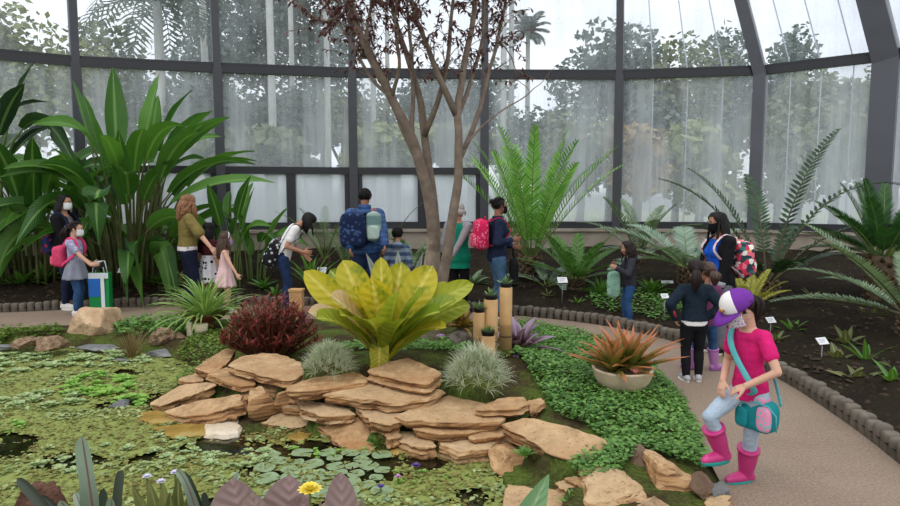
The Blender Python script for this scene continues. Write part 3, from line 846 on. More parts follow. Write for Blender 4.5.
while cnt < 17000:
    x, y = U(-6.5, .6), U(3.1, 8.2)
    if R.random() > (4.2 / y) ** 1.2 or not inside(x, y, POND): continue
    ow = open_water(x, y)
    if (ow > .47 and R.random() > .08) or under_rock(x, y): continue
    cnt += 1; r = U(.007, .015) * (1.6 if R.random() < .12 else 1); a = U(0, 6.28); tz = U(0, .014)
    P = [V((x + math.cos(a + k * 1.257) * r, y + math.sin(a + k * 1.257) * r, ZW + .016 + tz + U(-.3, .5) * r)) for k in range(5)]
    m.add(P, [(0, 1, 2, 3, 4)])
tag(m.build('duckweed', MDW), 'olive green mat of duckweed floating over the pond', 'duckweed', kind='stuff')
m = M(); k = 0
MSAL = leafmat('floating_leaflet', C(110, 134, 74), C(176, 188, 128), rough=.55, tr=.15, nscale=4)
while k < 3400:
    x, y = U(-6.8, .6), U(3.1, 8.2); q = noise.noise(V((x * 1.1, y * 1.9, 21))) + .7 * noise.noise(V((x * 3.3, y * 4.5, 5)))
    if q < .16 or not inside(x, y, POND) or R.random() > (4.6 / y) or under_rock(x, y) or (open_water(x, y) > .25 and R.random() < .85): continue
    k += 1; r = U(.014, .028); a = U(0, 6.28); e = U(-.05, .5); m.leaf((x, y, ZW + .022), (math.cos(a) * math.cos(e), math.sin(a) * math.cos(e), math.sin(e)), (U(-.2, .2), U(-.2, .2), 1), r * 1.8, r * 1.3, .4, 2, 'oval', .1)
tag(m.build('floating_leaves', MSAL), 'drifts of tiny pale green leaves floating over the duckweed', 'water plant', kind='stuff')
# ---- water lettuce rosettes
MWL = leafmat('lettuce_leaf', C(128, 154, 96), C(180, 196, 140), rough=.6, tr=.2, mid=C(190, 208, 166), nscale=9)
MWL2 = leafmat('bright_lettuce_leaf', C(96, 150, 52), C(150, 190, 84), rough=.55, tr=.2, nscale=9)
def rosette(nl, r, mat):
    m = M()
    for k in range(nl):
        a = k * 2.4 + U(-.2, .2); ly = k / nl; el = .18 + .75 * ly
        d = V((math.cos(a) * math.cos(el), math.sin(a) * math.cos(el), math.sin(el)))
        m.leaf((0, 0, .006), d, V((0, 0, 1)), r * (1.05 - .5 * ly) * U(.9, 1.1), r * .72 * (1.05 - .45 * ly), .5, 4, 'obov', .12)
    return m.mesh('water_lettuce', mat)
WLM = [rosette(9, .075, MWL), rosette(8, .06, MWL), rosette(8, .07, MWL2), rosette(6, .05, MWL2)]
def scatter_lettuce(cx, cy, rx, ry, n, kinds, smin=.8, smax=1.3):
    k = 0; tries = 0
    while k < n and tries < n * 12:
        tries += 1
        a, r = U(0, 6.28), math.sqrt(R.random())
        p = G(cx + math.cos(a) * rx * r, cy + math.sin(a) * ry * r, ZW)
        if not inside(p.x, p.y, POND): continue
        bright = kinds[0] >= 2
        o = link('water_lettuce', WLM[R.choice(kinds)], None, V((p.x, p.y, ZW + .008))); s_ = U(smin, smax); o.scale = (s_, s_, s_); o.rotation_euler = (U(-.1, .1), U(-.1, .1), U(0, 6.28))
        if bright: tag(o, 'bright green floating rosette in the clump at mid pond', 'water plant', 'bright floating rosettes')
        else: tag(o, 'pale green water lettuce rosette floating among the duckweed', 'water plant', 'pale water lettuce rosettes')
        k += 1
scatter_lettuce(70, 361, 85, 8, 62, (0, 1), 1.0, 1.6)
scatter_lettuce(10, 366, 40, 9, 14, (0, 1), 1.0, 1.5)
scatter_lettuce(92, 386, 42, 12, 46, (2, 3), 1.0, 1.5)
scatter_lettuce(45, 402, 50, 8, 20, (0, 1), .9, 1.4)
scatter_lettuce(130, 405, 22, 6, 8, (2, 3))
scatter_lettuce(62, 462, 34, 13, 15, (0, 1), .6, 1.0)
scatter_lettuce(150, 455, 55, 18, 20, (0, 1), .55, .9)
scatter_lettuce(235, 462, 60, 9, 20, (0, 1), .6, 1.0)
scatter_lettuce(330, 453, 60, 6, 9, (2, 3), .5, .8)
scatter_lettuce(8, 430, 25, 10, 6, (2, 3), .7, 1.1)
scatter_lettuce(430, 478, 40, 16, 10, (2, 3), .4, .6)
# ---- lily pads
MLP = leafmat('lily_pad_green', C(104, 134, 92), C(158, 178, 140), rough=.35, tr=.1, nscale=6, spots=C(120, 128, 70))
MLY = leafmat('lily_pad_yellow', C(188, 168, 70), C(206, 190, 104), rough=.4, tr=.1, nscale=6)
def pad(mat):
    m = M(); n = 26; vs = [(0, 0, .004)]; uv = [(0, 0)]
    for r in (.5, .85, 1):
        for k in range(n + 1):
            a = .16 + (2 * PI - .32) * k / n
            vs.append((math.cos(a) * r * .078, math.sin(a) * r * .078, .004 + .004 * (r > .9) * math.sin(a * 3) + .003 * r)); uv.append((0, r))
    fs = [(0, 1 + k, 2 + k) for k in range(n)]
    for j in range(2): fs += [(1 + j * (n + 1) + k, 1 + (j + 1) * (n + 1) + k, 2 + (j + 1) * (n + 1) + k, 2 + j * (n + 1) + k) for k in range(n)]
    m.add(vs, fs, 0, uv); return m.mesh('lily_pad', mat)
PADS = [pad(MLP), pad(MLY)]; pl = []
tries = 0
while len(pl) < 62 and tries < 3000:
    tries += 1
    px, py = U(262, 385), U(455, 503)
    p = G(px, py, ZW); s_ = U(.55, 1.05)
    if any((p - q).length < .07 * (s_ + r_) for q, r_ in pl) or not inside(p.x, p.y, POND): continue
    pl.append((p, s_)); yel = R.random() < .03
    o = link('lily_pad', PADS[1 if yel else 0], None, V((p.x, p.y, ZW + .022))); o.scale = (s_, s_, s_); o.rotation_euler = (0, 0, U(0, 6.3))
    tag(o, 'yellowing round lily pad among the green ones' if yel else 'green round lily pad floating in front of the rock pile', 'lily pad', 'yellowing lily pads' if yel else 'green lily pads')
# ================= plants
def bez(a, b, c, n): return [a * (1 - t) ** 2 + b * 2 * t * (1 - t) + c * t * t for t in [k / n for k in range(n + 1)]]
PROFS = {'spear': lambda t: math.sin(PI * min(1, t * .93 + .07) ** .75) ** .8, 'strap': lambda t: (1 - t ** 16) ** .5 * (.7 + .3 * math.sin(PI * min(1, t * 1.3 + .1))),
         'obov': lambda t: .3 + .7 * math.sin(PI * .5 * min(1, t * 1.45)) ** 1.5 if t < .72 else max(0, math.cos(PI * .5 * (t - .72) / .28)) ** .55}
def leafcurve(m, pts, nrm, Wd, prof='spear', fold=.12, mi=0, wave=0., ph=0.):
    """leaf blade along a list of points; nrm = facing of the blade"""
    vs = []; uv = []; n = len(pts) - 1; pf = PROFS[prof] if isinstance(prof, str) else prof
    for i, p in enumerate(pts):
        t = i / n; d = (pts[min(i + 1, n)] - pts[max(i - 1, 0)]).normalized(); side = d.cross(nrm).normalized(); nn = side.cross(d)
        w = max(.012, pf(t)) * Wd / 2; wv = wave * Wd * math.sin(t * 17 + ph)
        for u in (-1, -.5, 0, .5, 1):
            vs.append(p + side * w * u + nn * (fold * w * 2 * u * u + wv * u * u * (1 if u > 0 else -.8))); uv.append((.5 + u / 2, t))
    fs = [(i * 5 + k, i * 5 + k + 1, i * 5 + k + 6, i * 5 + k + 5) for i in range(n) for k in range(4)]
    m.add(vs, fs, mi, uv)
def on_ground(px, py):
    d = ray(px, py); Y = 3.0
    while Y < 13:
        p = V((0, 0, H)) + d * Y
        if p.z <= (bedz(p.x, p.y) if not inside(p.x, p.y, BEDIN) else 0): return p
        Y += .03
    return V((0, 0, H)) + d * 12
BEDIN = [V(p) for p in KERB] + [V((-20, -5, 0))]
def near(px, Y): 
    p = W(px, 197, Y); return V((p.x, Y, bedz(p.x, Y)))
MSTEM = plain('green_stem', C(96, 116, 60), .6, .3, 6, .1)
MSTEMB = plain('brown_stem', C(104, 84, 62), .8, .35, 12, .3)
MHST = plain('heliconia_stem', C(82, 88, 48), .6, .45, 5, .2)
MHEL = leafmat('heliconia_leaf', C(42, 86, 34), C(98, 148, 58), mid=C(120, 162, 84), rough=.36, tr=.3, nscale=2, veins=26)
MHEL2 = leafmat('dark_heliconia_leaf', C(24, 46, 34), C(50, 82, 46), mid=C(96, 124, 76), rough=.36, tr=.22, nscale=2, veins=26)
def paddle_clump(label, base, specs, mats, name='heliconia', sr=.022, lift=0):
    root = empty(name, base); tag(root, label, 'plant')
    st = M(); lf = M()
    for (dx, dy, hgt, az, el, L, Wd, droop) in specs:
        b = V((dx, dy, -.05)); d = V((math.cos(az) * math.cos(el), math.sin(az) * math.cos(el), math.sin(el)))
        hd = V((d.x, d.y, 0)); top = b + V((0, 0, hgt)) + hd * (.28 * hgt)
        pts = bez(b, b + V((0, 0, hgt * .7)) + hd * .05, top, 6); e = top + d * (.22 * L)
        st.tube(pts + [top.lerp(e, .5), e], [sr * (1.25 - .1 * k) for k in range(9)], 6)
        c = e + d * (L * .55); tip = e + (d * math.cos(droop) + V((0, 0, -1)) * math.sin(droop)).normalized() * L
        nn = V((0, 0, 1)) + hd * -.6
        nn = (nn - d * nn.dot(d)).normalized(); nn = Quaternion(d, U(-.7, .7)) @ nn
        leafcurve(lf, bez(e, c, tip, 9), nn, Wd, 'spear', .22, 0, .035, U(0, 6))
    st.build('stem', mats[1], root); lf.build('foliage', mats[0], root); return root
def rnd_specs(n, r, h, L, Wd, el=(.8, 1.4), droop=(.2, .9), azr=(0, 6.28)):
    out = []
    for k in range(n):
        a = azr[0] + (azr[1] - azr[0]) * ((k * .618) % 1) + U(-.25, .25); q = U(.2, 1) * r
        out.append((math.cos(a) * q, math.sin(a) * q * .7, U(*h), a, U(*el), U(*L), U(*Wd), U(*droop)))
    return out
b = near(128, 10.4)
sp = rnd_specs(30, .7, (.2, 1.2), (.9, 1.2), (.26, .36), (.3, 1.1), (.4, 1.1)) + rnd_specs(34, .6, (1.0, 2.1), (.95, 1.4), (.24, .34), (.75, 1.4), (.15, .7))
# leaves that are seen one by one in the photo: long arching right-hand leaf, upright ones, drooping pale one in front
sp += [(.3, -.3, 1.15, -.1, .55, 1.75, .26, .35), (.35, -.2, 1.25, .1, .9, 1.5, .3, .5), (.2, -.2, 1.6, .2, 1.0, 1.35, .3, .2), (.25, 0, 1.75, .05, .95, 1.3, .3, .35), (.1, -.5, 1.5, -1.4, .25, .85, .36, 1.25),
       (0, -.3, 1.9, 2.0, 1.5, 1.35, .34, .05), (.1, 0, 2.0, .8, 1.35, 1.3, .34, .1), (-.3, -.2, 1.9, 2.6, 1.25, 1.3, .34, .15), (-.4, -.3, 1.3, 3.2, .7, 1.5, .3, .5), (-.3, -.4, 1.0, 3.6, .6, 1.4, .3, .6), (.3, -.45, .8, -.5, .6, 1.2, .3, .5), (-.1, -.5, .7, -2., .6, 1.0, .3, .6)]
paddle_clump('tall broad-leaved green heliconia clump behind the white label at left', b, sp, (MHEL, MHST), sr=.022)
b = near(28, 10.2)
paddle_clump('dark green heliconia clump at left edge behind the woman in black', b, rnd_specs(14, .5, (.2, .9), (.8, 1.1), (.24, .34), (.3, 1.1), (.4, 1.1)) + rnd_specs(20, .5, (.9, 1.8), (.9, 1.3), (.24, .34), (.7, 1.35), (.2, .8)), (MHEL, MHST), sr=.02)
b = near(-26, 10.0)
paddle_clump('very dark large-leaved plant cut off by the left edge', b, [(.5, -.2, 2.3, .3, 1.3, 1.05, .3, .3), (.5, -.3, 2.25, -.1, .8, 1.1, .3, .9)] + rnd_specs(12, .4, (1.7, 2.5), (1.0, 1.3), (.3, .4), (.6, 1.3), (.3, .9)), (MHEL2, MSTEM), 'banana_plant', .03)
b = near(252, 10.6)
paddle_clump('small bright heliconia with paddle leaves beside the girl in pink', b, rnd_specs(11, .25, (.25, .7), (.55, .8), (.16, .24), (.8, 1.4), (.2, .8)), (MHEL, MSTEM), sr=.014)
b = near(226, 10.2)
paddle_clump('slim heliconia rising behind the woman in the olive blouse', b, rnd_specs(9, .2, (.6, 1.1), (.6, .85), (.16, .22), (.9, 1.4), (.2, .7)), (MHEL, MSTEM), sr=.014)
# ---- feathery plants
def cycad(label, base, n, L, el, droop, ll, lw, npair, mats, trunk=0, tr=.12, azs=None, vee=.25, name='cycad', start=.14, fwd=.5, tilt=0, cat='plant', rr=.012, seg=2):
    root = empty(name, base); tag(root, label, cat)
    if trunk:
        tm = M(); pts = [V((0, 0, -.05 + (trunk + .05) * k / 6)) for k in range(7)]
        tm.tube(pts, [tr * (1 + .12 * math.sin(k * 2.3)) * (1 if k < 6 else .7) for k in range(7)], 12)
        for k in range(46):
            a = k * 2.4; z = trunk * (k + .5) / 46; d = V((math.cos(a), math.sin(a), .8)).normalized()
            tm.tube([V((math.cos(a) * tr * .9, math.sin(a) * tr * .9, z)), V((math.cos(a) * tr * .9, math.sin(a) * tr * .9, z)) + d * tr * .5], [tr * .22, tr * .1], 5)
        tm.build('trunk', plain('shaggy_trunk', C(96, 80, 62), .9, .4, 20, .6), root)
    fm = M()
    for k in range(n):
        if azs: a, e, l_, dr = azs[k]
        else:
            a = k * 2.399 + U(-.2, .2); q = (k + .5) / n; e = el[0] + (el[1] - el[0]) * q + U(-.08, .08); l_ = L * U(.85, 1.08); dr = U(*droop)
        d = V((math.cos(a) * math.cos(e), math.sin(a) * math.cos(e), math.sin(e)))
        b = V((math.cos(a) * tr * .5, math.sin(a) * tr * .5, trunk))
        fm.frond(b, d, V((0, 0, 1)) if e < 1.3 else V((math.cos(a), math.sin(a), .3)) * -1, l_, dr, npair, ll, lw, 0, 1, rr, start, vee, fwd, seg=seg)
    fm.build('fronds', list(mats), root); return root
def fern_m(nm, a, b, **k): return leafmat(nm, a, b, rough=.5, tr=.25, nscale=3, **k)
MZ1 = fern_m('bright_frond', C(76, 140, 44), C(146, 198, 90)); MZ2 = fern_m('green_frond', C(50, 96, 40), C(104, 150, 66))
MZ3 = fern_m('silver_frond', C(104, 130, 112), C(160, 182, 160)); MZ4 = fern_m('dark_frond', C(24, 46, 30), C(62, 92, 58))
MZ5 = fern_m('deep_green_frond', C(30, 66, 34), C(66, 110, 54)); MZ6 = fern_m('grey_green_frond', C(86, 112, 86), C(134, 156, 120)); MZ7 = fern_m('yellow_frond', C(150, 150, 50), C(196, 190, 86))
MRA = plain('frond_stalk', C(104, 122, 62), .6, .3, 6, .1); MRB = plain('dark_frond_stalk', C(78, 74, 50), .6, .3, 6, .1)
b = near(531, 10.6)
cycad('tall upright bright green cycad behind the woman with pink backpack', b, 24, 2.2, (.95, 1.5), (.15, .6), .24, .031, 30, (MZ1, MRA), .35, .17, vee=.35, fwd=.7)
b = near(548, 10.0)
cycad('low silvery cycad frond clump at foot of the tall bright cycad', b, 7, .8, (.25, .9), (.7, 1.2), .16, .03, 20, (MZ3, MRA), 0, .1)
b = near(577, 9.9)
cycad('mid-sized green cycad rosette behind the white label in centre bed', b, 15, .95, (.3, 1.2), (.3, .7), .17, .032, 24, (MZ2, MRA), .12, .12)
b = near(690, 9.6)
cycad('large silver-blue cycad with arching fronds left of the woman in blue', b, 11, 1.5, None, None, .26, .045, 26, (MZ3, MRA), .3, .12,
      azs=[(3.1, .45, 1.6, .9), (2.8, .7, 1.5, .8), (3.5, .35, 1.4, .9), (3.9, .6, 1.2, .9), (2.2, .8, 1.3, .8), (-.2, .5, 1.3, .9), (.4, .8, 1.2, .8), (-1.2, .6, 1.1, .9), (-.7, .4, 1.1, 1.0), (4.5, .5, 1.1, 1.0), (1.3, .8, 1.2, .8)])
b = near(640, 11.4)
cycad('thin grey-green cycad standing against the misted glass', b, 7, 1.3, (.7, 1.4), (.5, 1.0), .2, .034, 24, (MZ6, MRB), .15, .1)
b = near(772, 8.6)
cycad('tall dark cycad with widely spaced leaflets behind the floral backpack', b, 12, 2.3, None, None, 0.19, .05, 28, (MZ4, MRB), .25, .13, vee=.15, start=.2, rr=.016, fwd=.45,
      azs=[(.45, 1.3, 2.6, .75), (.0, 1.22, 2.75, 1.9), (-.35, .95, 2.2, 1.75), (2.4, 1.22, 2.0, .7), (2.9, 1.12, 2.1, .9), (3.2, .95, 1.5, 1.0), (1.4, 1.2, 2.0, .8), (-.9, .8, 1.5, 1.3), (3.8, .7, 1.3, 1.1), (.8, .85, 1.7, 1.1), (.1, .6, 1.3, .9), (4.6, .7, 1.1, 1.0), (.6, 1.0, 2.1, 1.5), (1.9, 1.3, 2.2, .5), (-.1, 1.2, 2.3, 1.2)])
b = near(753, 7.75)
cycad('yellowing small cycad right behind the purple and white cap', b, 10, .55, (.7, 1.3), (.4, .9), .10, .016, 24, (MZ7, MRA), .12, .09)
b = near(886, 8.0)
cycad('dense dark green cycad crown at right edge by the steel column', b, 26, 1.05, (.15, 1.35), (.2, .6), .17, .02, 40, (MZ5, MRA), .6, .16, vee=.45, fwd=.75)
b = near(922, 6.3)
cycad('silver-green cycad with long fronds reaching in from the right edge', b, 18, 1.4, (.15, 1.0), (.35, .8), .15, .032, 32, (MZ6, MRB), .25, .12, vee=.3)
b = near(324, 11.6)
cycad('feathery grey-green fern standing by the low windows', b, 9, 1.2, (.8, 1.45), (.6, 1.1), .14, .015, 24, (MZ6, MRA), .1, .08, name='fern')
b = near(345, 11.3)
cycad('small feathery fern just left of the man in blue', b, 7, 1.05, (.9, 1.45), (.5, .9), .12, .014, 22, (MZ6, MRA), .05, .06, name='fern')
b = near(410, 10.3)
cycad('drooping grey-green fern behind the tree trunk', b, 10, .9, (.5, 1.2), (1.0, 1.6), .17, .035, 22, (MZ6, MRA), .35, .1, name='fern')
b = near(384, 11.2)
cycad('single long bare-looking frond arching beside the man in blue', b, 2, 1.6, None, None, .1, .016, 26, (MZ6, MRB), 0, .03, azs=[(.1, 1.35, 1.75, 1.1), (2.8, 1.2, 1.2, .9)], name='fern')
# ---- strap-leaved tufts
def tuft(name, label, base, n, L, Wd, mat, el=(.5, 1.4), droop=(.3, .9), prof='strap', fold=.2, r=.05, nseg=6, group=None, cat='plant', parent=None, loc=None):
    m = M()
    for k in range(n):
        a = k * 2.399 + U(-.3, .3); q = (k + .5) / n; e = el[0] + (el[1] - el[0]) * q + U(-.12, .12)
        d = V((math.cos(a) * math.cos(e), math.sin(a) * math.cos(e), math.sin(e)))
        m.leaf((math.cos(a) * r * (1 - q), math.sin(a) * r * (1 - q), 0), d, V((0, 0, 1)) if e < 1.3 else V((-math.cos(a), -math.sin(a), .2)), U(*L) * (1 - .15 * q), U(*Wd), U(*droop), nseg, prof, fold, 0, 0., U(-.5, .5))
    if parent is not None:
        o = m.build(name, mat, parent); 
        if loc is not None: o.location = loc
        return o
    o = m.build(name, mat); o.location = base
    return tag(o, label, cat, group)
MGRN = leafmat('fresh_green_leaf', C(52, 104, 34), C(112, 160, 62), mid=C(140, 176, 96), rough=.45, tr=.3)
MSPD = leafmat('spider_leaf', C(86, 136, 52), C(160, 190, 104), mid=C(214, 222, 170), rough=.45, tr=.3)
MOLV = leafmat('olive_leaf', C(72, 84, 44), C(138, 140, 84), mid=C(150, 156, 104), rough=.5, tr=.25)
tuft('strap_leaf_plant', 'green strap-leaved plant in bed right of the white T-shirt woman', near(309, 10.3), 26, (.55, .8), (.05, .075), MGRN, (.7, 1.45), (.3, .8))
tuft('fine_leaf_clump', 'rounded fine-leaved green clump left of the child with jeans', near(603, 9.4), 60, (.3, .42), (.02, .03), MGRN, (.2, 1.4), (.5, 1.1))
tuft('leafy_plant', 'bright leafy plant behind the child holding the mint bag', near(655, 9.3), 22, (.25, .4), (.07, .1), MGRN, (.3, 1.3), (.5, 1.0), 'spear')
tuft('leafy_plant', 'low green plant at the wall behind the woman with pink backpack', near(473, 10.2), 20, (.25, .42), (.06, .09), MZ6, (.2, 1.2), (.5, 1.0), 'spear')
bedp = [('broad-leaved plant with silver-green leaves just left of right-hand label', 793, 333, 7, .26, .07, MGRN), ('yellowish broad-leaved plant just beyond right-hand label', 846, 345, 8, .26, .08, MOLV), ('low olive-leaved plant right of the right-hand label', 838, 363, 8, .22, .09, MOLV),
        ('tall-stalked pale green plant near right edge of the bed', 866, 363, 8, .34, .06, MGRN), ('flat spreading olive plant nearest to the kerb at right', 858, 383, 8, .24, .1, MOLV), ('green plant cut by the right edge above the kerb', 893, 386, 8, .28, .08, MGRN), ('small dark plant under the silver-green cycad', 872, 318, 9, .22, .08, MOLV), ('small green plant behind the pink T-shirt girl', 776, 342, 8, .2, .06, MOLV),
        ('low leafy plant between the girl in pink and white T-shirt woman', 263, 288, 14, .3, .08, MGRN), ('small bushy plant at kerb near the girl in pink', 275, 296, 12, .25, .07, MGRN), ('small pale weed in bare soil of centre bed', 548, 296, 8, .2, .04, MOLV), ('small weed next to the kerb below the centre label', 578, 304, 9, .18, .04, MGRN), ('broad-leaved shrub at left edge below the heliconias', 22, 284, 18, .42, .12, MGRN), ('green leafy shrub just behind the pink backpack girl', 44, 280, 16, .4, .1, MGRN),
        ('small leafy plant at foot of the tall heliconia clump', 160, 284, 12, .36, .1, MGRN), ('dark leafy plant behind the kerb below heliconias', 178, 288, 12, .34, .09, MOLV), ('little olive plant under the dark cycad in right bed', 812, 300, 10, .24, .06, MOLV), ('small weed in dark soil above the right-hand label', 828, 318, 8, .16, .04, MOLV), ('leafy weed beside the yellowing cycad', 760, 300, 10, .22, .06, MGRN)]
for lab, px, py, n, L, Wd, mt in bedp:
    tuft('bed_plant', lab, on_ground(px, py), n, (L * .8, L * 1.15), (Wd * .7, Wd), mt, (.15, 1.2), (.3, .9), 'spear', .12, .03)
# low green cover on the bed around the child in jeans : uncountable
def cover(name, label, poly_px, n, size, hgt, mat, zf, cat='groundcover'):
    P = [G(*q, 0.03) if zf is None else on_ground(*q) for q in poly_px]; xs = [p.x for p in P]; ys = [p.y for p in P]
    m = M(); k = 0; tries = 0
    while k < n and tries < n * 20:
        tries += 1; x, y = U(min(xs), max(xs)), U(min(ys), max(ys))
        if not inside(x, y, P): continue
        z = (groundz(x, y) if zf is None else bedz(x, y) - .02)
        cl = .5 + .5 * noise.noise(V((x * 3.4, y * 3.4, 7))) + .3 * noise.noise(V((x * 11, y * 11, 2)))
        if cl < .12: continue
        k += 1; h_ = hgt * (.35 + max(0, cl)) * U(.3, 1); s_ = size * U(.6, 1.25); a = U(0, 6.28); e = U(-.15, .55)
        d = V((math.cos(a) * math.cos(e), math.sin(a) * math.cos(e), math.sin(e)))
        m.leaf((x, y, z + h_), d, V((U(-.3, .3), U(-.3, .3), 1)), s_, s_ * .72, .4, 2, 'oval', .1)
    return tag(m.build(name, mat), label, cat, kind='stuff')
MGC = leafmat('groundcover_leaf', C(56, 104, 44), C(128, 172, 84), rough=.5, tr=.25, nscale=1.6)
MGC2 = leafmat('moss_leaf', C(62, 96, 30), C(128, 152, 60), rough=.55, tr=.25, nscale=2)
cover('low_bed_cover', 'low green groundcover on the bed around the child in jeans', [(585, 300), (612, 292), (668, 296), (690, 310), (668, 322), (640, 318), (600, 311)], 1500, .05, .12, MGC, 1)
cover('groundcover', 'lush green groundcover carpeting the island right of the rocks', [(502, 326), (530, 324), (566, 330), (612, 343), (651, 362), (682, 392), (698, 420), (708, 452), (700, 474), (676, 462), (640, 452), (612, 480), (590, 486), (566, 470), (606, 444), (585, 428), (556, 418), (540, 396), (520, 372), (500, 350)], 20000, .034, .08, MGC, None)
cover('mossy_cover', 'yellow-green moss and creeping weeds beside the left rocks', [(150, 362), (200, 334), (232, 330), (236, 346), (196, 366), (182, 380), (160, 372)], 1500, .04, .05, MGC2, None, 'moss')
cover('bank_weeds', 'bright leafy weeds on the far pond bank by the path', [(112, 326), (150, 321), (205, 320), (215, 330), (190, 336), (118, 337)], 1100, .06, .11, MGC, None, 'weeds')
cover('edge_weeds', 'low leafy weeds along the path at left edge', [(-10, 333), (60, 330), (64, 340), (-10, 342)], 600, .06, .10, MGC2, None, 'weeds')
cover('shade_weeds', 'dark leafy weeds under the yellow-leaved plant', [(322, 350), (450, 342), (500, 344), (520, 370), (440, 372), (380, 360), (330, 362)], 900, .06, .1, MGC, None, 'weeds')
# ---- spider plant in bowl
MTER = plain('terracotta', C(122, 70, 50), .75, .25, 10, .3)
def lathe(m, prof, n=28, c=V(), mi=0, cap=False): m.loft([[c + V((math.cos(2 * PI * k / n) * r, math.sin(2 * PI * k / n) * r, z)) for k in range(n)] for r, z in prof], mi, cap)
b = G(206, 331, 0.0); root = empty('spider_plant', b); tag(root, 'spider plant with long pale-edged leaves in a clay bowl', 'potted plant')
m = M(); lathe(m, [(.0, 0), (.09, 0), (.1, .1), (.09, .12), (.2, .16), (.27, .23), (.29, .235), (.27, .24), (.2, .2), (0, .2)]); m.build('bowl', MTER, root)
tuft('foliage', '', None, 150, (.5, .82), (.028, .042), MSPD, (.1, 1.45), (.7, 1.7), 'strap', .2, .12, 7, parent=root, loc=(0, 0, .2))
b = G(190, 338, 0.0); m = M(); m.box((0, 0, .09), (.05, .05, .2)); o = m.build('marker_post', plain('pale_wood', C(206, 196, 164), .8, .1), None, False); o.location = b; tag(o, 'short pale marker post left of the clay bowl', 'post')
b = G(201, 336, 0.0); m = M(); lathe(m, [(0, 0), (.075, 0), (.085, .15), (.0, .15)], 18); o = m.build('stump', plain('pale_wood', C(206, 196, 164), .8, .1)); o.location = b; tag(o, 'low pale log stump standing under the spider plant leaves', 'stump')
# ---- red shrub
MRED = leafmat('red_shrub_leaf', C(92, 28, 30), C(168, 66, 62), rough=.45, tr=.25, tip=C(96, 70, 40))
b = G(270, 354, .1); b.z = groundz(b.x, b.y); root = empty('shrub', b); tag(root, 'dense dark red shrub with narrow leaves above the left flagstones', 'shrub')
st = M(); lf = M()
for k in range(230):
    a = U(0, 6.28); rr_ = math.sqrt(R.random()); x, y = math.cos(a) * rr_ * .52, math.sin(a) * rr_ * .36; zt = (.42 * (1 - rr_ ** 4.0) + .14) * U(.75, 1.05)
    top = V((x, y, zt)); b0 = V((x * .35, y * .35, -.03)); pts = bez(b0, V((x * .6, y * .6, zt * .5)), top, 4)
    st.tube(pts, [.007, .006, .005, .004, .003], 4, 0, False)
    for j in range(17):
        t_ = .25 + .75 * j / 16; q = pts[min(3, int(t_ * 4))].lerp(pts[min(4, int(t_ * 4) + 1)], t_ * 4 - int(t_ * 4)) if t_ < 1 else top
        aa = j * 2.4 + U(-.3, .3); e = U(.1, 1.0); d = V((math.cos(aa) * math.cos(e), math.sin(aa) * math.cos(e), math.sin(e)))
        lf.leaf(q, d, V((0, 0, 1)), U(.06, .11), U(.014, .022), .8, 2, 'spear', .12)
st.build('stem', MSTEMB, root); lf.build('foliage', MRED, root)
# ---- yellow-leaved plant
MYEL = leafmat('yellow_leaf', C(150, 158, 36), C(226, 204, 58), mid=C(224, 208, 100), rough=.35, tr=.3, nscale=3, veins=11, spots=C(132, 150, 40))
MYG = leafmat('yellow_green_leaf', C(108, 136, 36), C(178, 184, 58), mid=C(190, 194, 84), rough=.35, tr=.3, nscale=3, veins=11)
MYB = leafmat('faded_leaf', C(196, 168, 120), C(214, 190, 150), mid=C(210, 200, 150), rough=.5, tr=.25, nscale=4, veins=9, spots=C(196, 158, 40))
Y0 = 5.45; b = W(384, 350, Y0); b.z = groundz(b.x, b.y); root = empty('yellow_leaved_plant', b); tag(root, 'large plant with broad yellow-green leaves at the centre of the island', 'plant')
lf = M()
def yl(tx, ty, dY, wd, bend, mi, prof='obov', side=0., sx=0.):
    tip = W(tx, ty, Y0 + dY) - b; base = V((sx + side * .02, U(-.04, .04), .06)); mid = base.lerp(tip, .5) + V((0, 0, bend))
    wd = wd * 1.2; pts = bez(base, mid, tip, 22); d = (tip - base).normalized(); nn = V((0, -1, .55)) if dY >= -.1 else V((0, -.35, 1))
    nn = (nn - d * nn.dot(d)).normalized(); leafcurve(lf, pts, nn, wd, prof, .16, mi, .03, U(0, 6))
for a in [(304, 271, -.05, .20, .10, 0), (322, 280, .3, .2, .2, 1), (343, 260, .15, .25, .05, 0), (381, 257, .1, .17, .02, 0), (402, 262, .2, .26, .0, 0), (433, 266, .1, .25, .08, 0), (418, 272, .35, .22, .05, 1), (474, 284, .0, .17, .22, 1), (456, 300, -.25, .24, .16, 1),
          (308, 312, -.3, .22, .18, 2), (316, 318, -.45, .24, .2, 1), (352, 290, -.3, .28, .12, 0), (330, 297, -.35, .24, .2, 2), (372, 278, -.1, .26, .06, 0), (398, 292, -.35, .28, .1, 1), (424, 292, -.3, .26, .12, 1), (446, 328, -.4, .15, .2, 0), (440, 312, -.45, .24, .2, 1), (366, 320, -.6, .24, .2, 1), (410, 318, -.55, .24, .2, 1), (340, 315, -.5, .22, .2, 1), (345, 268, .4, .2, .1, 1), (452, 284, .3, .2, .12, 0), (390, 270, .3, .2, .1, 1), (470, 305, .1, .18, .2, 1), (330, 270, .35, .2, .15, 1)]:
    yl(*a)
lf.build('foliage', [MYEL, MYG, MYB], root)
m = M(); m.tube([V((-.04, -.12, -.14)), V((-.035, -.1, .04)), V((-.02, -.06, .16)), V((0, 0, .28))], [.085, .08, .075, .06], 14); leafcurve(m, bez(V((-.02, -.12, .26)), V((-.02, -.22, .18)), V((-.03, -.19, -.1)), 8), V((0, -1, .2)), .17, 'strap', .1); m.build('stalk', MYEL, root)
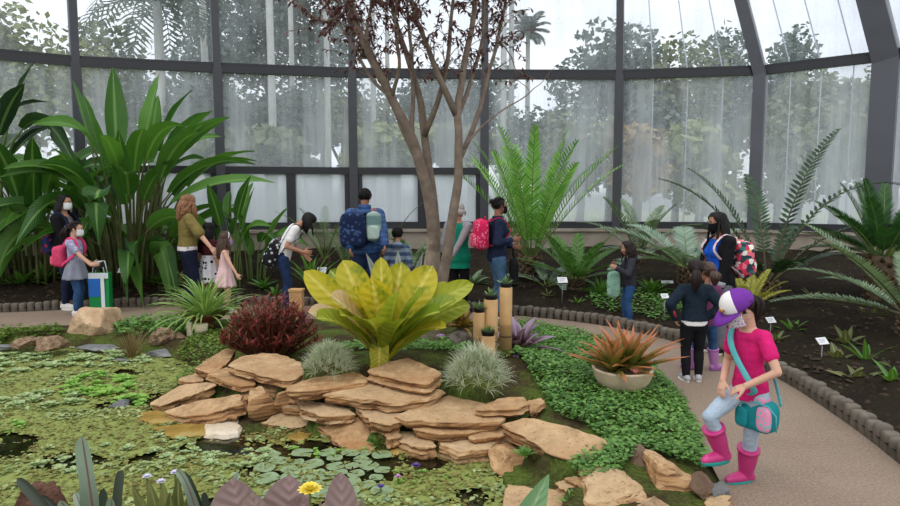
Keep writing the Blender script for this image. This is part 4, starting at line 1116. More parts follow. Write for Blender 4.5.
# grey arrow leaves rising behind the yellow plant
MGL = leafmat('grey_blade', C(120, 130, 124), C(168, 174, 172), mid=C(84, 100, 84), rough=.5, tr=.2)
bb = W(400, 330, 6.3); bb.z = groundz(bb.x, bb.y); lf = M()
for tx, ty, wd in ((366, 253, .13), (398, 250, .15), (423, 252, .13)):
    tip = W(tx, ty, 6.3) - bb; leafcurve(lf, bez(V((0, 0, -.02)), tip * .5 + V((0, 0, .15)), tip, 8), V((0, -1, .3)), wd, 'spear', .12)
o = lf.build('arrow_leaf_plant', MGL); o.location = bb; tag(o, 'plant with three greyish pointed leaves behind the yellow-leaved plant', 'plant')
# ---- silver air plants
MAIR = leafmat('air_plant_leaf', C(158, 168, 144), C(214, 220, 198), rough=.6, tr=.25)
for lab, px, py, z, sx in (('silver-grey spiky air plant on the left flagstones', 329, 377, .20, 1.0), ('silver-grey spiky air plant on the rocks right of centre', 477, 392, .16, 1.22)):
    m = M(); c = G(px, py, z)
    for q in range(46):
        a = q * 2.4; rr_ = math.sqrt((q + .5) / 46); o_ = V((math.cos(a) * rr_ * .15, math.sin(a) * rr_ * .11, .03 + .15 * (1 - rr_ ** 2)))
        for k in range(22):
            aa = k * 2.4 + q; e = U(.0, 1.35); d = V((math.cos(aa) * math.cos(e), math.sin(aa) * math.cos(e), math.sin(e))); d = (d + o_.normalized() * .9).normalized()
            m.leaf(o_, d, V((0, 0, 1)), U(.07, .125), .0075, U(.8, 2.0), 4, 'grass', .2)
    o = m.build('air_plant', MAIR); o.location = c; o.scale = (sx * 1.14, sx * 1.12, sx * 1.25); tag(o, lab, 'air plant')
# ---- croton bush, stone planter, bamboo planters, purple plant
MCRO = leafmat('croton_leaf', C(70, 78, 36), C(176, 140, 66), mid=C(200, 160, 90), rough=.4, tr=.25, spots=C(110, 50, 50), nscale=8)
b = G(463, 343, .05); b.z = groundz(b.x, b.y)
boulder(461, 353, .0, (.3, .26, .29), 'rough grey stone planter between yellow plant and bamboo posts', stone('rough_grey_stone', C(92, 84, 78), C(138, 128, 120), C(170, 160, 150), 14), .2, 5, 51, 'stone_planter', .1)
bpy.context.view_layer.update()
tuft('croton', 'mottled croton with yellow and wine leaves in the rough stone planter', G(461, 352, 0) + V((0, .02, .27)), 46, (.18, .36), (.05, .08), MCRO, (.0, 1.3), (.4, 1.2), 'spear', .12, .06)
MBAM = plain('dry_bamboo', C(190, 152, 104), .55, .18, 5, .15); MBLK = plain('black_plastic', C(26, 26, 28), .5, .2)
MSUC = leafmat('succulent_leaf', C(70, 108, 60), C(132, 160, 98), rough=.4, tr=.15)
bam = [(506, 354, 5.95, 287, .062, 'tallest'), (491, 356, 5.8, 299, .068, 'second tallest'), (479, 356, 5.75, 312, .055, 'left short'), (488, 358, 5.6, 335, .068, 'front shortest')]
labs = {'tallest': ('tallest bamboo post of the bamboo planter group', 'green succulent on top of tallest bamboo post'), 'second tallest': ('second tallest bamboo post with a black cup on top', 'grey-green succulent in black cup on the second tallest bamboo post'), 'left short': ('bamboo post at left of its group beside stone planter', 'dark succulent in a black cup on the left bamboo post'), 'front shortest': ('shortest bamboo post in front of the others', 'small succulent in black cup on the shortest front bamboo post')}
for px, py, Yb, top, r, nm in bam:
    q = W(px, top, Yb); z0 = groundz(q.x, q.y) - .02; hh = q.z - z0
    root = empty('bamboo_post', (q.x, q.y, z0)); tag(root, labs[nm][0], 'planter')
    m = M(); lathe(m, [(0, 0), (r, 0), (r * .98, hh * .46), (r * 1.06, hh * .48), (r * .98, hh * .5), (r, hh - .004), (r * .93, hh), (r * .85, hh - .02), (0, hh - .02)], 20); m.build('pole', MBAM, root)
    m = M(); lathe(m, [(r * 1.03, hh * .3), (r * 1.05, hh * .3), (r * 1.05, hh * .33), (r * 1.03, hh * .33)], 20); m.build('binding', MSTEMB, root)
    pr = empty('potted_succulent', (q.x, q.y, z0 + hh - .02)); tag(pr, labs[nm][1], 'succulent')
    m = M(); lathe(m, [(0, 0), (r * .75, 0), (r * .9, .05), (r * .93, .065), (r * .85, .065), (0, .05)], 18); m.build('pot', MBLK, pr)
    tuft('foliage', '', None, 22, (.06, .11), (.012, .022), MSUC, (.2, 1.4), (-.2, .5), 'spear', .2, .03, 3, parent=pr, loc=(0, 0, .05))
MPUR = leafmat('purple_leaf', C(64, 26, 40), C(112, 62, 84), mid=C(170, 140, 165), rough=.35, tr=.2, tip=C(150, 128, 150), tipstart=.5)
b = G(518, 358, .03); b.z = groundz(b.x, b.y)
tuft('purple_plant', 'purple-leaved plant beside the bamboo posts', b, 26, (.36, .56), (.08, .12), MPUR, (.25, 1.3), (.6, 1.3), 'spear', .18, .05, 8)
MVIO = plain('violet_petal', C(190, 130, 196), .5, .15); MYF = plain('yellow_petal', C(236, 216, 84), .5, .12); MDV = plain('deep_violet_petal', C(88, 66, 140), .5, .2)
def flower(label, base, hgt, r, mat, npet=7, lean=(0, 0), layers=2, name='flower'):
    root = empty(name, base); tag(root, label, 'flower')
    top = V((lean[0], lean[1], hgt)); m = M(); m.tube(bez(V(), V((0, 0, hgt * .6)), top, 5), .004, 5); m.build('stem', MSTEM, root)
    m = M()
    for L_ in range(layers):
        for k in range(npet):
            a = k * 2 * PI / npet + L_ * .4; e = .25 + .5 * L_; m.leaf(top, (math.cos(a) * math.cos(e), math.sin(a) * math.cos(e) , math.sin(e)), V((0, 0, 1)), r * (1 - .2 * L_), r * .55, .3, 4, 'oval', .15)
    m.build('petals', mat, root)
flower('pink-violet flower below the right side of yellow-leaved plant', G(441, 352, .05), .16, .055, MVIO)
flower('pink-violet flower hanging by the faded leaf left of the yellow plant', G(304, 352, .1), .3, .05, MVIO)
flower('small violet water flower near the front of the pond', G(381, 498, ZW), .07, .026, MDV)
flower('dark violet flower cluster on the pond below the ochre wet stone', G(416, 478, ZW), .08, .032, MDV, 9)
flower('pale violet flower right of the small violet one on the pond', G(398, 486, ZW), .06, .022, MVIO)
# ---- bromeliad in bowl
MBRO = leafmat('bromeliad_leaf', C(84, 100, 40), C(140, 128, 60), mid=C(120, 126, 60), tip=C(204, 128, 92), tipstart=.55, rough=.4, tr=.25, nscale=4)
MCON = plain('aged_concrete_bowl', C(190, 172, 146), .9, .28, 7, .5)
b = G(622, 391, .04); b.z = groundz(b.x, b.y) + .01; root = empty('bromeliad', b); tag(root, 'orange-tipped bromeliads growing in a round concrete bowl', 'potted plant')
m = M(); lathe(m, [(0, 0), (.16, 0), (.20, .03), (.235, .10), (.25, .165), (.255, .18), (.225, .18), (.2, .13), (0, .13)], 32); m.build('bowl', MCON, root)
m = M()
for cx, cy, n, s_ in ((-.09, -.02, 24, 1.0), (.08, .02, 26, 1.1), (0, .1, 14, .9)):
    for k in range(n):
        a = k * 2.399 + U(-.2, .2); q = (k + .5) / n; e = .2 + 1.1 * q + U(-.1, .1); d = V((math.cos(a) * math.cos(e), math.sin(a) * math.cos(e), math.sin(e)))
        m.leaf(V((cx, cy, .14)), d, V((0, 0, 1)) if e < 1.25 else V((-math.cos(a), -math.sin(a), .2)), U(.34, .5) * s_, U(.07, .09), U(.15, .5), 7, 'strap', .3)
m.build('foliage', MBRO, root)
m = M()
for k in range(12): 
    a = k * 2.4; m.leaf(V((.06, -.17, .17)), (math.cos(a) * .7, math.sin(a) * .7 - .2, .6), V((0, 0, 1)), .07, .03, .4, 3, 'spear', .2)
o = m.build('flower', plain('salmon_bract', C(222, 150, 130), .5, .15), root)
# ---- dry grass tuft and sprigs
MDRY = leafmat('dry_grass_blade', C(96, 80, 48), C(150, 128, 84), rough=.7, tr=.2)
b = G(132, 356, -.08)
tuft('grass_tuft', 'brown dry grass tuft at the pond edge beside the standing stone', b, 110, (.26, .42), (.007, .011), MDRY, (.8, 1.5), (.2, .7), 'grass', .1, .08)
for lab, px, py, z in (('bright green sprig in the dark gap beside diagonal flagstone', 524, 456, .0), ('bright green sprig at waterline beside the ochre stone', 377, 445, -.09), ('green sprig growing between pale slab and boulder at the bottom', 573, 505, -.03)):
    tuft('sprig', lab, G(px, py, z), 16, (.06, .11), (.025, .04), MGC, (.2, 1.3), (.3, .8), 'oval', .1, .02, 3)
# ---- plants on the near bank
NB = lambda px, py, Y: W(px, py, Y)
MFG = leafmat('grey_bromeliad_leaf', C(74, 84, 74), C(128, 140, 126), tip=C(140, 160, 140), tipstart=.6, rough=.4, tr=.15, nscale=6, mid=C(120, 84, 84))
MFD = leafmat('dark_strap_leaf', C(40, 46, 42), C(76, 84, 72), rough=.4, tr=.12, nscale=6)
MFM = leafmat('mauve_leaf', C(136, 110, 114), C(172, 148, 148), mid=C(166, 138, 140), rough=.42, tr=.2, nscale=5, veins=14)
MFP = leafmat('pale_green_leaf', C(104, 146, 104), C(142, 180, 134), mid=C(160, 190, 150), rough=.4, tr=.25, nscale=4, veins=12)
def fg_plant(name, label, px, Y, mats, leaves, z0=0.05):
    """leaves: tip px, tip py, dY, width, bend, material, base dx"""
    c = W(px, 197, Y); b = V((c.x, Y, z0)); root = empty(name, b); tag(root, label, 'plant'); m = M()
    for tx, ty, dY, wd, bend, mi, bx, prof in leaves:
        tip = W(tx, ty, Y + dY) - b; base = V((bx, 0, 0)); mid = base.lerp(tip, .55) + V((0, 0, bend)); pts = bez(base, mid, tip, 26); d = (tip - base).normalized()
        nn = V((0, -1, .6)); nn = (nn - d * nn.dot(d)).normalized(); leafcurve(m, pts, nn, wd, prof, .2, mi)
    m.build('foliage', mats, root); return root
fg_plant('strap_bromeliad', 'grey strap-leaved bromeliad with one tall upright leaf at bottom left', 85, 2.35, [MFG, MFD], [(82, 436, 0, .09, .05, 0, 0, 'strap'), (17, 478, 0, .06, .12, 1, -.02, 'strap'), (122, 470, 0, .055, .16, 1, .03, 'strap'), (60, 500, -.1, .06, .1, 0, 0, 'strap'), (104, 488, -.1, .055, .1, 1, .02, 'strap'), (40, 497, .1, .05, .15, 1, 0, 'strap'), (75, 492, .15, .05, .1, 0, 0, 'strap'), (112, 498, -.15, .06, .1, 0, .03, 'strap')])
fg_plant('olive_bromeliad', 'olive rosette plant with tiny whitish flowers at the bottom edge', 160, 2.45, [MOLV, MFD], [(132, 484, 0, .07, .05, 0, -.02, 'spear'), (148, 479, .05, .08, .04, 0, 0, 'spear'), (163, 482, 0, .09, .04, 0, 0, 'spear'), (178, 476, .05, .08, .06, 0, .02, 'spear'), (140, 496, -.1, .08, .06, 0, -.02, 'spear'), (170, 492, -.1, .09, .06, 0, .01, 'spear'), (192, 490, -.05, .07, .1, 0, .03, 'spear')])
fg_plant('grey_leaf_plant', 'plant with curling grey strap leaves right of the olive rosette', 205, 2.4, [MFG, MFD], [(176, 470, 0, .045, .22, 0, -.01, 'strap'), (184, 474, .05, .04, .2, 1, 0, 'strap'), (238, 470, .1, .075, .12, 0, .02, 'spear'), (204, 492, 0, .045, .1, 1, 0, 'strap')])
fg_plant('mauve_leaved_plant', 'plant with broad mauve leaves along the bottom edge', 268, 2.2, [MFM], [(232, 478, 0, .2, .03, 0, -.06, 'obov'), (290, 475, .05, .2, .03, 0, .02, 'obov'), (252, 492, -.1, .14, .03, 0, 0, 'obov'), (304, 496, 0, .12, .05, 0, .05, 'obov')])
fg_plant('mauve_leaf_plant', 'plant with one pointed mauve leaf beside the yellow flower', 338, 2.15, [MFM], [(341, 472, 0, .13, .02, 0, .01, 'obov'), (362, 498, 0, .09, .04, 0, .03, 'spear'), (320, 500, 0, .08, .04, 0, -.02, 'spear')])
fg_plant('broad_leaf_plant', 'single pale green leaf tip reaching up at the bottom centre', 470, 2.2, [MFP], [(549, 474, 0, .15, .06, 0, .06, 'spear'), (418, 500, 0, .05, .08, 0, -.05, 'spear')])
for lab, px, py in (('tiny whitish flower leftmost above the olive rosette', 147, 477), ('tiny whitish flower middle above the olive rosette', 161, 482), ('tiny whitish flower rightmost above the olive rosette', 175, 473)):
    q = W(px, py, 2.5); flower(lab, (q.x, q.y, q.z - .25), .25, .022, plain('white_petal', C(206, 204, 222), .5, .1), 6)
q = W(310, 491, 2.1); flower('yellow double flower at the bottom edge between the mauve leaves', (q.x, q.y, q.z - .3), .3, .045, MYF, 11, (0, 0), 3)
q = W(46, 530, 2.7); boulder(44, 560, q.z - .2, (.28, .22, .38), 'rough reddish brown stump among the foreground leaves', stone('rough_red_brown', C(58, 38, 30), C(96, 66, 54), C(130, 96, 80), 16), .3, 5, 61, 'stump', .25)
# ================= tree in the island
MBK = plain('pale_mottled_bark', C(142, 128, 112), .9, .35, 9, .6); MBK2 = plain('brown_bark', C(118, 104, 92), .9, .35, 10, .5)
MTL = leafmat('wine_leaf', C(70, 40, 46), C(120, 78, 78), rough=.5, tr=.3)
YT = 7.2; tb = W(430, 340, YT); tb.z = groundz(tb.x, tb.y) - .05
root = empty('slender_tree', tb); tag(root, 'many-stemmed slender tree with small wine-red leaves on the island', 'tree')
limbs = [  # (px, py, dY) list, r0, r1, mat
 ([(427, 345, 0), (430, 290, 0), (433, 245, 0), (433, 215, 0), (427, 185, -.03)], .15, .045, 0),
 ([(432, 262, 0), (434, 222, 0), (425, 180, -.05), (411, 135, -.1), (391, 95, -.2), (372, 60, -.3), (356, 25, -.4), (347, -15, -.5), (335, -60, -.6)], .088, .025, 1),
 ([(434, 262, .02), (435, 222, .05), (428, 165, .1), (425, 130, .15), (418, 90, .2), (405, 50, .3), (392, 10, .4), (385, -40, .5)], .075, .018, 1),
 ([(425, 135, .1), (440, 100, 0), (448, 60, -.1), (452, 20, -.2), (455, -40, -.3)], .038, .014, 1),
 ([(436, 320, -.2), (447, 255, -.2), (456, 200, -.2), (459, 150, -.15), (457, 110, -.1), (463, 70, 0), (471, 30, .1), (479, -15, .2), (484, -60, .3)], .075, .022, 1),
 ([(457, 115, -.1), (441, 80, -.2), (428, 50, -.3), (415, 20, -.4), (408, -20, -.5)], .045, .016, 1),
 ([(459, 160, -.1), (476, 125, .1), (487, 80, .25), (498, 40, .4), (506, 0, .5), (512, -40, .6)], .036, .012, 1),
 ([(457, 120, -.1), (468, 90, .1), (481, 50, .2), (485, 0, .3), (488, -40, .3)], .032, .012, 1),
 ([(411, 135, -.1), (413, 100, .1), (412, 60, .2), (408, 20, .3), (404, -30, .3)], .034, .012, 1),
 ([(425, 180, 0), (402, 130, .2), (386, 80, .3), (368, 45, .4), (352, 15, .5)], .034, .012, 1),
 ([(372, 60, -.3), (366, 30, -.1), (372, 0, 0), (376, -40, .1)], .026, .01, 1),
 ([(391, 95, -.2), (375, 85, .1), (355, 50, .2), (336, 20, .3), (320, -10, .3)], .026, .01, 1),
 ([(392, 100, -.2), (401, 60, -.4), (393, 30, -.5), (398, -10, -.6)], .026, .01, 1),
 ([(457, 155, -.1), (488, 120, .0), (508, 106, .1), (524, 98, .1), (534, 88, .15)], .016, .006, 1),
 ([(347, 10, -.4), (325, 25, -.3), (308, 12, -.2), (296, 6, -.2)], .014, .006, 1),
 ([(498, 40, .4), (512, 55, .4), (516, 80, .4)], .01, .005, 1)]
m = M(); lf = M(); tw = M(); ends = []
for pts, r0, r1, mi in limbs:
    P = [W(x, y, YT + dy) - tb for x, y, dy in pts]; P = resample(smooth_line(P, 2), .12); n = len(P)
    P = [p + V((noise.noise(p * 2.5) * .02, noise.noise(p * 2.5 + V((5, 0, 0))) * .02, 0)) for p in P]
    if mi == 0 and r0 > .1: rad = [(r0 + (r1 - r0) * i / (n - 1)) * (1 + .12 * noise.noise(V((i * .6, 3, 0)))) for i in range(n)]
    else: rad = [r0 + (r1 - r0) * (i / (n - 1)) ** .8 for i in range(n)]
    m.tube(P, rad, 10 if r0 > .05 else 7, mi)
    for i in range(n):
        if (P[i] + tb).z > 2.9 and r0 < .1: ends.append((P[i], (P[min(n - 1, i + 1)] - P[max(0, i - 1)]).normalized(), rad[i]))
m.build('trunk', [MBK, MBK2], root)
for p, d, r in ends:
    hz = max(0, (p.z + tb.z - 2.75) / 1.4)
    for k in range(5 if R.random() < min(1, hz) else 1):
        q = p.copy(); dd = (V((U(-1, 1), U(-1, 1), U(-.2, .9))) + d * .6).normalized(); L = U(.15, .5); pts = [q]
        for j in range(4): dd = (dd + V((U(-.3, .3), U(-.3, .3), U(-.25, .1)))).normalized(); q = q + dd * L / 4; pts.append(q)
        tw.tube(pts, [.005, .004, .0035, .003, .002], 4, 0, False)
        if (q + tb).z < 3.0 and R.random() < .8: continue
        nl = int(U(5, 18) * min(1, .35 + hz))
        for j in range(nl):
            t_ = U(.3, 1) * 4; i = min(3, int(t_)); s_ = pts[i].lerp(pts[i + 1], t_ - i)
            lf.leaf(s_, V((U(-1, 1), U(-1, 1), U(-1.2, .3))), V((U(-.5, .5), U(-.5, .5), 1)), U(.05, .095), U(.022, .036), .6, 2, 'spear', .15)
tw.build('twigs', MBK2, root); lf.build('foliage', MTL, root)
# ================= trees beyond the glass
def outleaf(nm, a, b): return leafmat(nm, a, b, rough=.7, tr=.2, nscale=.6)
OM = [outleaf('hazy_dark_crown', C(72, 86, 76), C(112, 124, 108)), outleaf('yellow_green_crown', C(124, 134, 84), C(168, 172, 120)), outleaf('blue_grey_crown', C(96, 110, 108), C(136, 148, 142)), outleaf('olive_crown', C(104, 112, 84), C(144, 150, 114)), outleaf('ochre_crown', C(150, 122, 80), C(180, 156, 106))]  # crown colours lightened so the outdoor haze sits in the leaf colour
MPT = plain('pale_palm_trunk', C(196, 194, 188), .85, .12, 3, .2); MDT = plain('dark_outdoor_trunk', C(84, 78, 70), .9, .25, 3, .3)
def crown(m, c, rx, rz, n, leaf, nclump=9):
    cl = [V((U(-.65, .65) * rx, U(-.65, .65) * rx, U(-.6, .7) * rz)) for _ in range(nclump)] + [V()]
    for k in range(n):
        o = R.choice(cl); d = V((R.gauss(0, 1), R.gauss(0, 1), R.gauss(0, 1))).normalized(); rr_ = U(.55, 1)
        p = c + o + V((d.x * rx * .5, d.y * rx * .5, d.z * rz * .45)) * rr_
        a = V((U(-1, 1), U(-1, 1), U(-.6, .6))).normalized(); sd = a.cross(d).normalized(); s1 = leaf * U(.6, 1.2); s2 = s1 * U(.5, .9); s1 *= 1.1
        m.add([p - a * s1, p - sd * s2 + d * .05, p + a * s1, p + sd * s2 - d * .05], [(0, 1, 2, 3)])
def out_tree(px, top, Yd, width_px, label, mi, low=None, n=1500, name='broadleaf_tree', leaf=.16):
    c = W(px, top, Yd); ht = c.z; w = width_px / F * Yd; z0 = .15
    base = V((c.x, Yd, z0)); root = empty(name, base); tag(root, label, 'tree', 'trees beyond the glass')
    lowz = (W(px, low, Yd).z if low else ht * .3) - z0; cz = (ht - z0 + lowz) / 2; rz = (ht - z0 - lowz) / 2
    t_ = M(); t_.tube([V((0, 0, -.1)), V((.1, 0, lowz)), V((U(-.2, .2), 0, cz + rz * .4))], [.2, .14, .05], 8)
    for k in range(5): a = k * 1.3; t_.tube([V((.05, 0, lowz)), V((math.cos(a) * w * .3, math.sin(a) * w * .3, cz + rz * .3))], [.07, .02], 6)
    t_.build('trunk', MDT, root); m = M(); crown(m, V((0, 0, cz)), w / 2 * 1.15, rz * 1.1, n * 3, leaf, 16); m.build('crown', OM[mi], root); return root
T = out_tree
T(25, 22, 26, 130, 'yellow-green bushy tree beyond the glass at far left', 1, 160, 1500)
T(105, 34, 30, 90, 'olive tree between the far left tree and the drooping palm, outside', 3, 165, 1200)
T(-40, 10, 24, 110, 'tree outside beyond the left edge pane', 3, 160, 900)
T(205, -40, 34, 110, 'tall feathery grey tree outside above the heliconia clump', 2, 110, 1500, 'conifer')
T(262, -70, 33, 100, 'tall feathery dark tree outside with crown above the beam', 0, 95, 1500, 'conifer')
T(318, -20, 38, 90, 'hazy blue-grey tree outside left of the slender tree', 2, 150, 1300, 'conifer')
T(180, 75, 24, 110, 'dark shrubby tree outside behind the heliconia leaves', 0, 170, 1200)
T(265, 84, 27, 100, 'dark green tree outside in the third bay', 0, 168, 1200)
T(340, 92, 28, 90, 'olive green tree outside left of the slender tree trunk', 3, 168, 1100)
T(415, 80, 32, 110, 'grey-green tree outside right behind the slender tree', 2, 165, 1200)
T(470, 60, 36, 90, 'hazy tree outside behind the right stems of slender tree', 2, 165, 1000)
T(392, 122, 17, 80, 'low flowering bush outside with yellowish leaves', 1, 172, 900, 'bush', .2)
T(450, 130, 18, 90, 'low olive bush outside right of the flowering one', 3, 172, 800, 'bush', .2)
T(240, 134, 17, 120, 'low hedge-like bush outside below the tall feathery trees', 3, 172, 900, 'bush', .2)
T(545, 112, 34, 90, 'grey tree outside behind the bright cycad', 2, 190, 1100)
T(612, 34, 30, 110, 'large round grey-green tree outside in the centre right bay', 2, 150, 1600)
T(636, 132, 18, 50, 'small ochre tree outside behind the glass of the right bay', 4, 200, 800, 'broadleaf_tree', .2)
T(680, 42, 30, 100, 'tall airy olive tree outside in the right bay', 3, 180, 1300)
T(738, 38, 33, 70, 'round blue-grey tree outside beside the leaning post', 2, 170, 1200)
T(785, 36, 34, 70, 'round grey tree outside right of the leaning post', 2, 165, 1200)
T(840, 74, 26, 110, 'wide olive tree outside at far right', 3, 190, 1400)
T(700, 120, 20, 90, 'green bushy tree outside behind the blue top woman', 1, 215, 1000)
T(800, 105, 22, 80, 'dull green tree outside behind the tall dark cycad', 3, 215, 1000)
T(580, 120, 24, 70, 'dull green tree outside left of the ochre one', 3, 205, 900)
T(900, 60, 24, 90, 'tree outside half hidden by the wide steel column', 3, 200, 800)
def palm(px, top, Yd, r, label, L=2.6, n=16, dr=(1.0, 2.0), mat=OM[2], ll=.7):
    c = W(px, top, Yd); root = empty('palm_tree', (c.x, Yd, .15)); tag(root, label, 'palm', 'palms beyond the glass')
    hh = c.z - .15; m = M(); m.tube([V((0, 0, -.1)), V((.03, 0, hh * .5)), V((0, 0, hh))], [r * 1.15, r, r * .85], 10); m.build('trunk', MPT, root)
    m = M()
    for k in range(n):
        a = k * 2.4; e = -.2 + 1.4 * (k + .5) / n; d = V((math.cos(a) * math.cos(e), math.sin(a) * math.cos(e), math.sin(e)))
        m.frond(V((0, 0, hh)), d, V((0, 0, 1)), L, U(*dr), 14, ll, .09, 0, 0, .04, .1, -.1, .4)
    m.build('crown', mat, root)
palm(157, 2, 22, .17, 'droopy palm outside with pale trunk behind the heliconias', 3.0, 22, (1.4, 2.2), OM[0], .8)
palm(200, -60, 25, .14, 'slim pale palm trunk outside left of the second post', 2.8)
palm(267, -70, 22, .13, 'pale palm trunk outside in the third bay', 2.8)
palm(288, -80, 30, .12, 'thinner pale palm trunk outside right of the third bay one', 2.8)
palm(324, -70, 24, .11, 'pale palm trunk outside just left of the third post', 2.8)
palm(371, -60, 27, .12, 'pale palm trunk outside behind the left limb of slender tree', 2.8)
palm(386, -40, 34, .12, 'distant pale palm trunk outside behind the slender tree', 2.8)
palm(528, 31, 36, .14, 'small-crowned palm standing clear against the white sky', 1.35, 22, (.5, 1.5), OM[0], .5)
palm(504, -40, 30, .15, 'pale palm trunk outside just right of the central post', 2.6)
palm(512, -60, 33, .15, 'pale palm trunk outside left of the small-crowned palm', 2.6)
# ================= people
def ik(a, b, l1, l2, hint):
    d = b - a; L = d.length; mx = (l1 + l2) * .998
    d.normalize()
    if L > mx: L = mx; b = a + d * L
    x = (l1 * l1 - l2 * l2 + L * L) / (2 * L); y = math.sqrt(max(0, l1 * l1 - x * x))
    p = hint - d * hint.dot(d); p.normalize()
    return a + d * x + p * y, b
TORSO = [(-.14, .066, .052, 0), (-.03, .088, .064, -.004), (.12, .089, .063, -.002), (.25, .080, .057, 0), (.4, .073, .053, 0), (.55, .078, .056, .003), (.7, .084, .058, .005), (.84, .084, .053, .002), (.93, .068, .044, 0), (1.0, .036, .034, 0)]
class Person:
    def __init__(s, label, foot, face, h, skin, hh=.135, pelvis=None, fat=1., lean=0., side=0., twist=0., head=(0, 0, 0), feet=None, toes=None, wrists=None, elbow=None, palm=None, hd=None, female=False, vox=.0075, curl=.35, z=0, bend=0., legk=1.012, shw=.098):
        s.h = h; s.fat = fat; s.vox = vox; s.skin = skin; s.hh = hh * h
        fa = math.radians(face); s.rz = fa - PI / 2
        s.root = empty('person', (foot.x, foot.y, z), s.rz); tag(s.root, label, 'person')
        s.inv = (Matrix.Translation((foot.x, foot.y, z)) @ Matrix.Rotation(s.rz, 4, 'Z')).inverted()
        pz = pelvis if pelvis else 1 - .355 - hh
        s.P = V((0, 0, pz * h)); la = math.radians(lean); s.bendv = math.radians(bend)
        s.u = V((math.sin(math.radians(side)), math.sin(la), math.cos(la))).normalized()
        s.P = s.P + V((0, -math.sin(la) * .06 * h, 0))
        s.X = Quaternion((0, 0, 1), math.radians(twist)) @ V((1, 0, 0)); s.X = (s.X - s.u * s.X.dot(s.u)).normalized(); s.Fw = s.u.cross(s.X).normalized()
        # spine as an arc: extra bend curls the upper back forward
        s.NB = s.sp(1.0)
        yaw, pit, roll = [math.radians(a) for a in head]
        up = s.spd(1.0); fw = (s.X.cross(up) * -1).normalized(); fw = up.cross(s.X).normalized(); x = s.X.copy()
        lv = V((0, 0, 1)); up2 = up.lerp(lv, .5).normalized(); x = (x - up2 * x.dot(up2)).normalized(); fw = up2.cross(x).normalized(); up = up2
        q = Quaternion(up, -yaw); fw, x = q @ fw, q @ x
        q = Quaternion(x, -pit); fw, up = q @ fw, q @ up
        q = Quaternion(fw, roll); x, up = q @ x, q @ up
        s.hf, s.hx, s.hu = fw, x, up
        s.HC = s.NB + s.spd(1.0) * (.028 * h) + up * (.5 * s.hh + .007 * h) + fw * .012 * h
        # legs
        s.hip = {k: s.P + V((sg * .05 * h, 0, -.012 * h)) for k, sg in (('l', -1), ('r', 1))}
        s.ank = {}; s.knee = {}; s.toe = {}
        leg = (s.P.z - .012 * h - .05 * h) * legk; s.l1, s.l2 = leg * .51, leg * .49
        for k, sg in (('l', -1), ('r', 1)):
            a = V((sg * .052 * h, 0.0 + sg * .012 * h, .05 * h))
            if feet and feet.get(k) is not None: a = s.inv @ feet[k]
            td = V((sg * .18, 1, 0))
            if toes and toes.get(k) is not None: t_ = math.radians(toes[k]); td = (s.inv.to_3x3() @ V((math.cos(t_), math.sin(t_), 0)))
            td.normalize(); s.toe[k] = td
            s.knee[k], s.ank[k] = ik(s.hip[k], a, s.l1, s.l2, (td + V((0, 1, 0))).normalized())
        # arms
        s.sh = {k: s.sp(.88) + s.X * (sg * shw * h * (.5 + .5 * fat)) for k, sg in (('l', -1), ('r', 1))}
        s.elb = {}; s.wr = {}; s.hd = {}; s.pn = {}
        a1, a2 = .168 * h, .148 * h
        for k, sg in (('l', -1), ('r', 1)):
            w = s.sh[k] + V((sg * .05 * h, .035 * h, -.30 * h)); hint = V((sg * .5, -1, 0))
            if wrists and wrists.get(k) is not None: w = s.inv @ wrists[k]
            if elbow and elbow.get(k) is not None: hint = V(elbow[k])
            s.elb[k], s.wr[k] = ik(s.sh[k], w, a1, a2, hint)
            d = (s.wr[k] - s.elb[k]).normalized()
            if hd and hd.get(k) is not None: d = V(hd[k]).normalized()
            s.hd[k] = d
            n = V((-sg, 0, 0)) if not (palm and palm.get(k) is not None) else V(palm[k])
            n = n - d * n.dot(d)
            s.pn[k] = n.normalized() if n.length > 1e-3 else d.orthogonal().normalized()
        s.curl = curl; s.female = female
        s.body()
    def ang(s, t): return s.bendv * t * t
    def sp(s, t):
        p = s.P.copy(); n = 10; L = .32 * s.h
        for i in range(n):
            tt = t * (i + .5) / n; p = p + (Quaternion(s.X, -s.ang(tt)) @ s.u) * (L * t / n)
        return p
    def spd(s, t): return Quaternion(s.X, -s.ang(t)) @ s.u
    def torso(s, m, off, s0, s1, n=24, flare=None, bust=True):
        rings = []; L = .32 * s.h
        ks = [t for t in TORSO]
        def at(x):
            if x <= ks[0][0]: return ks[0][1:]
            for a, b in zip(ks, ks[1:]):
                if a[0] <= x <= b[0]:
                    f = (x - a[0]) / (b[0] - a[0]); return tuple(a[i] + (b[i] - a[i]) * f for i in (1, 2, 3))
            return ks[-1][1:]
        N = 16
        for i in range(N + 1):
            x = s0 + (s1 - s0) * i / N; rx, ry, fy = at(x)
            k = s.fat if x < .85 else 1 + (s.fat - 1) * .4
            rx, ry = rx * s.h * k + off, ry * s.h * k + off
            if flare and x < flare[0]:
                q = (flare[0] - x) / (flare[0] - s0); rx += flare[1] * q; ry += flare[1] * q
            if x >= 0: c = s.sp(x); f = s.spd(x).cross(s.X).normalized()
            else: c = s.P + V((0, 0, x * L)); f = V((0, 1, 0))
            c = c + f * fy * s.h
            xx = s.X if x > 0 else V((1, 0, 0))
            rings.append([c + xx * (math.cos(2 * PI * j / n) * rx) + f * (math.sin(2 * PI * j / n) * ry) for j in range(n)])
        m.loft(rings)
        if s.female and bust and s1 > .75:
            f = s.spd(.66).cross(s.X).normalized()
            for sg in (-1, 1): m.ell(s.sp(.64) + s.X * sg * .037 * s.h + f * (.042 * s.h * s.fat), (.036 * s.h + off,) * 3)
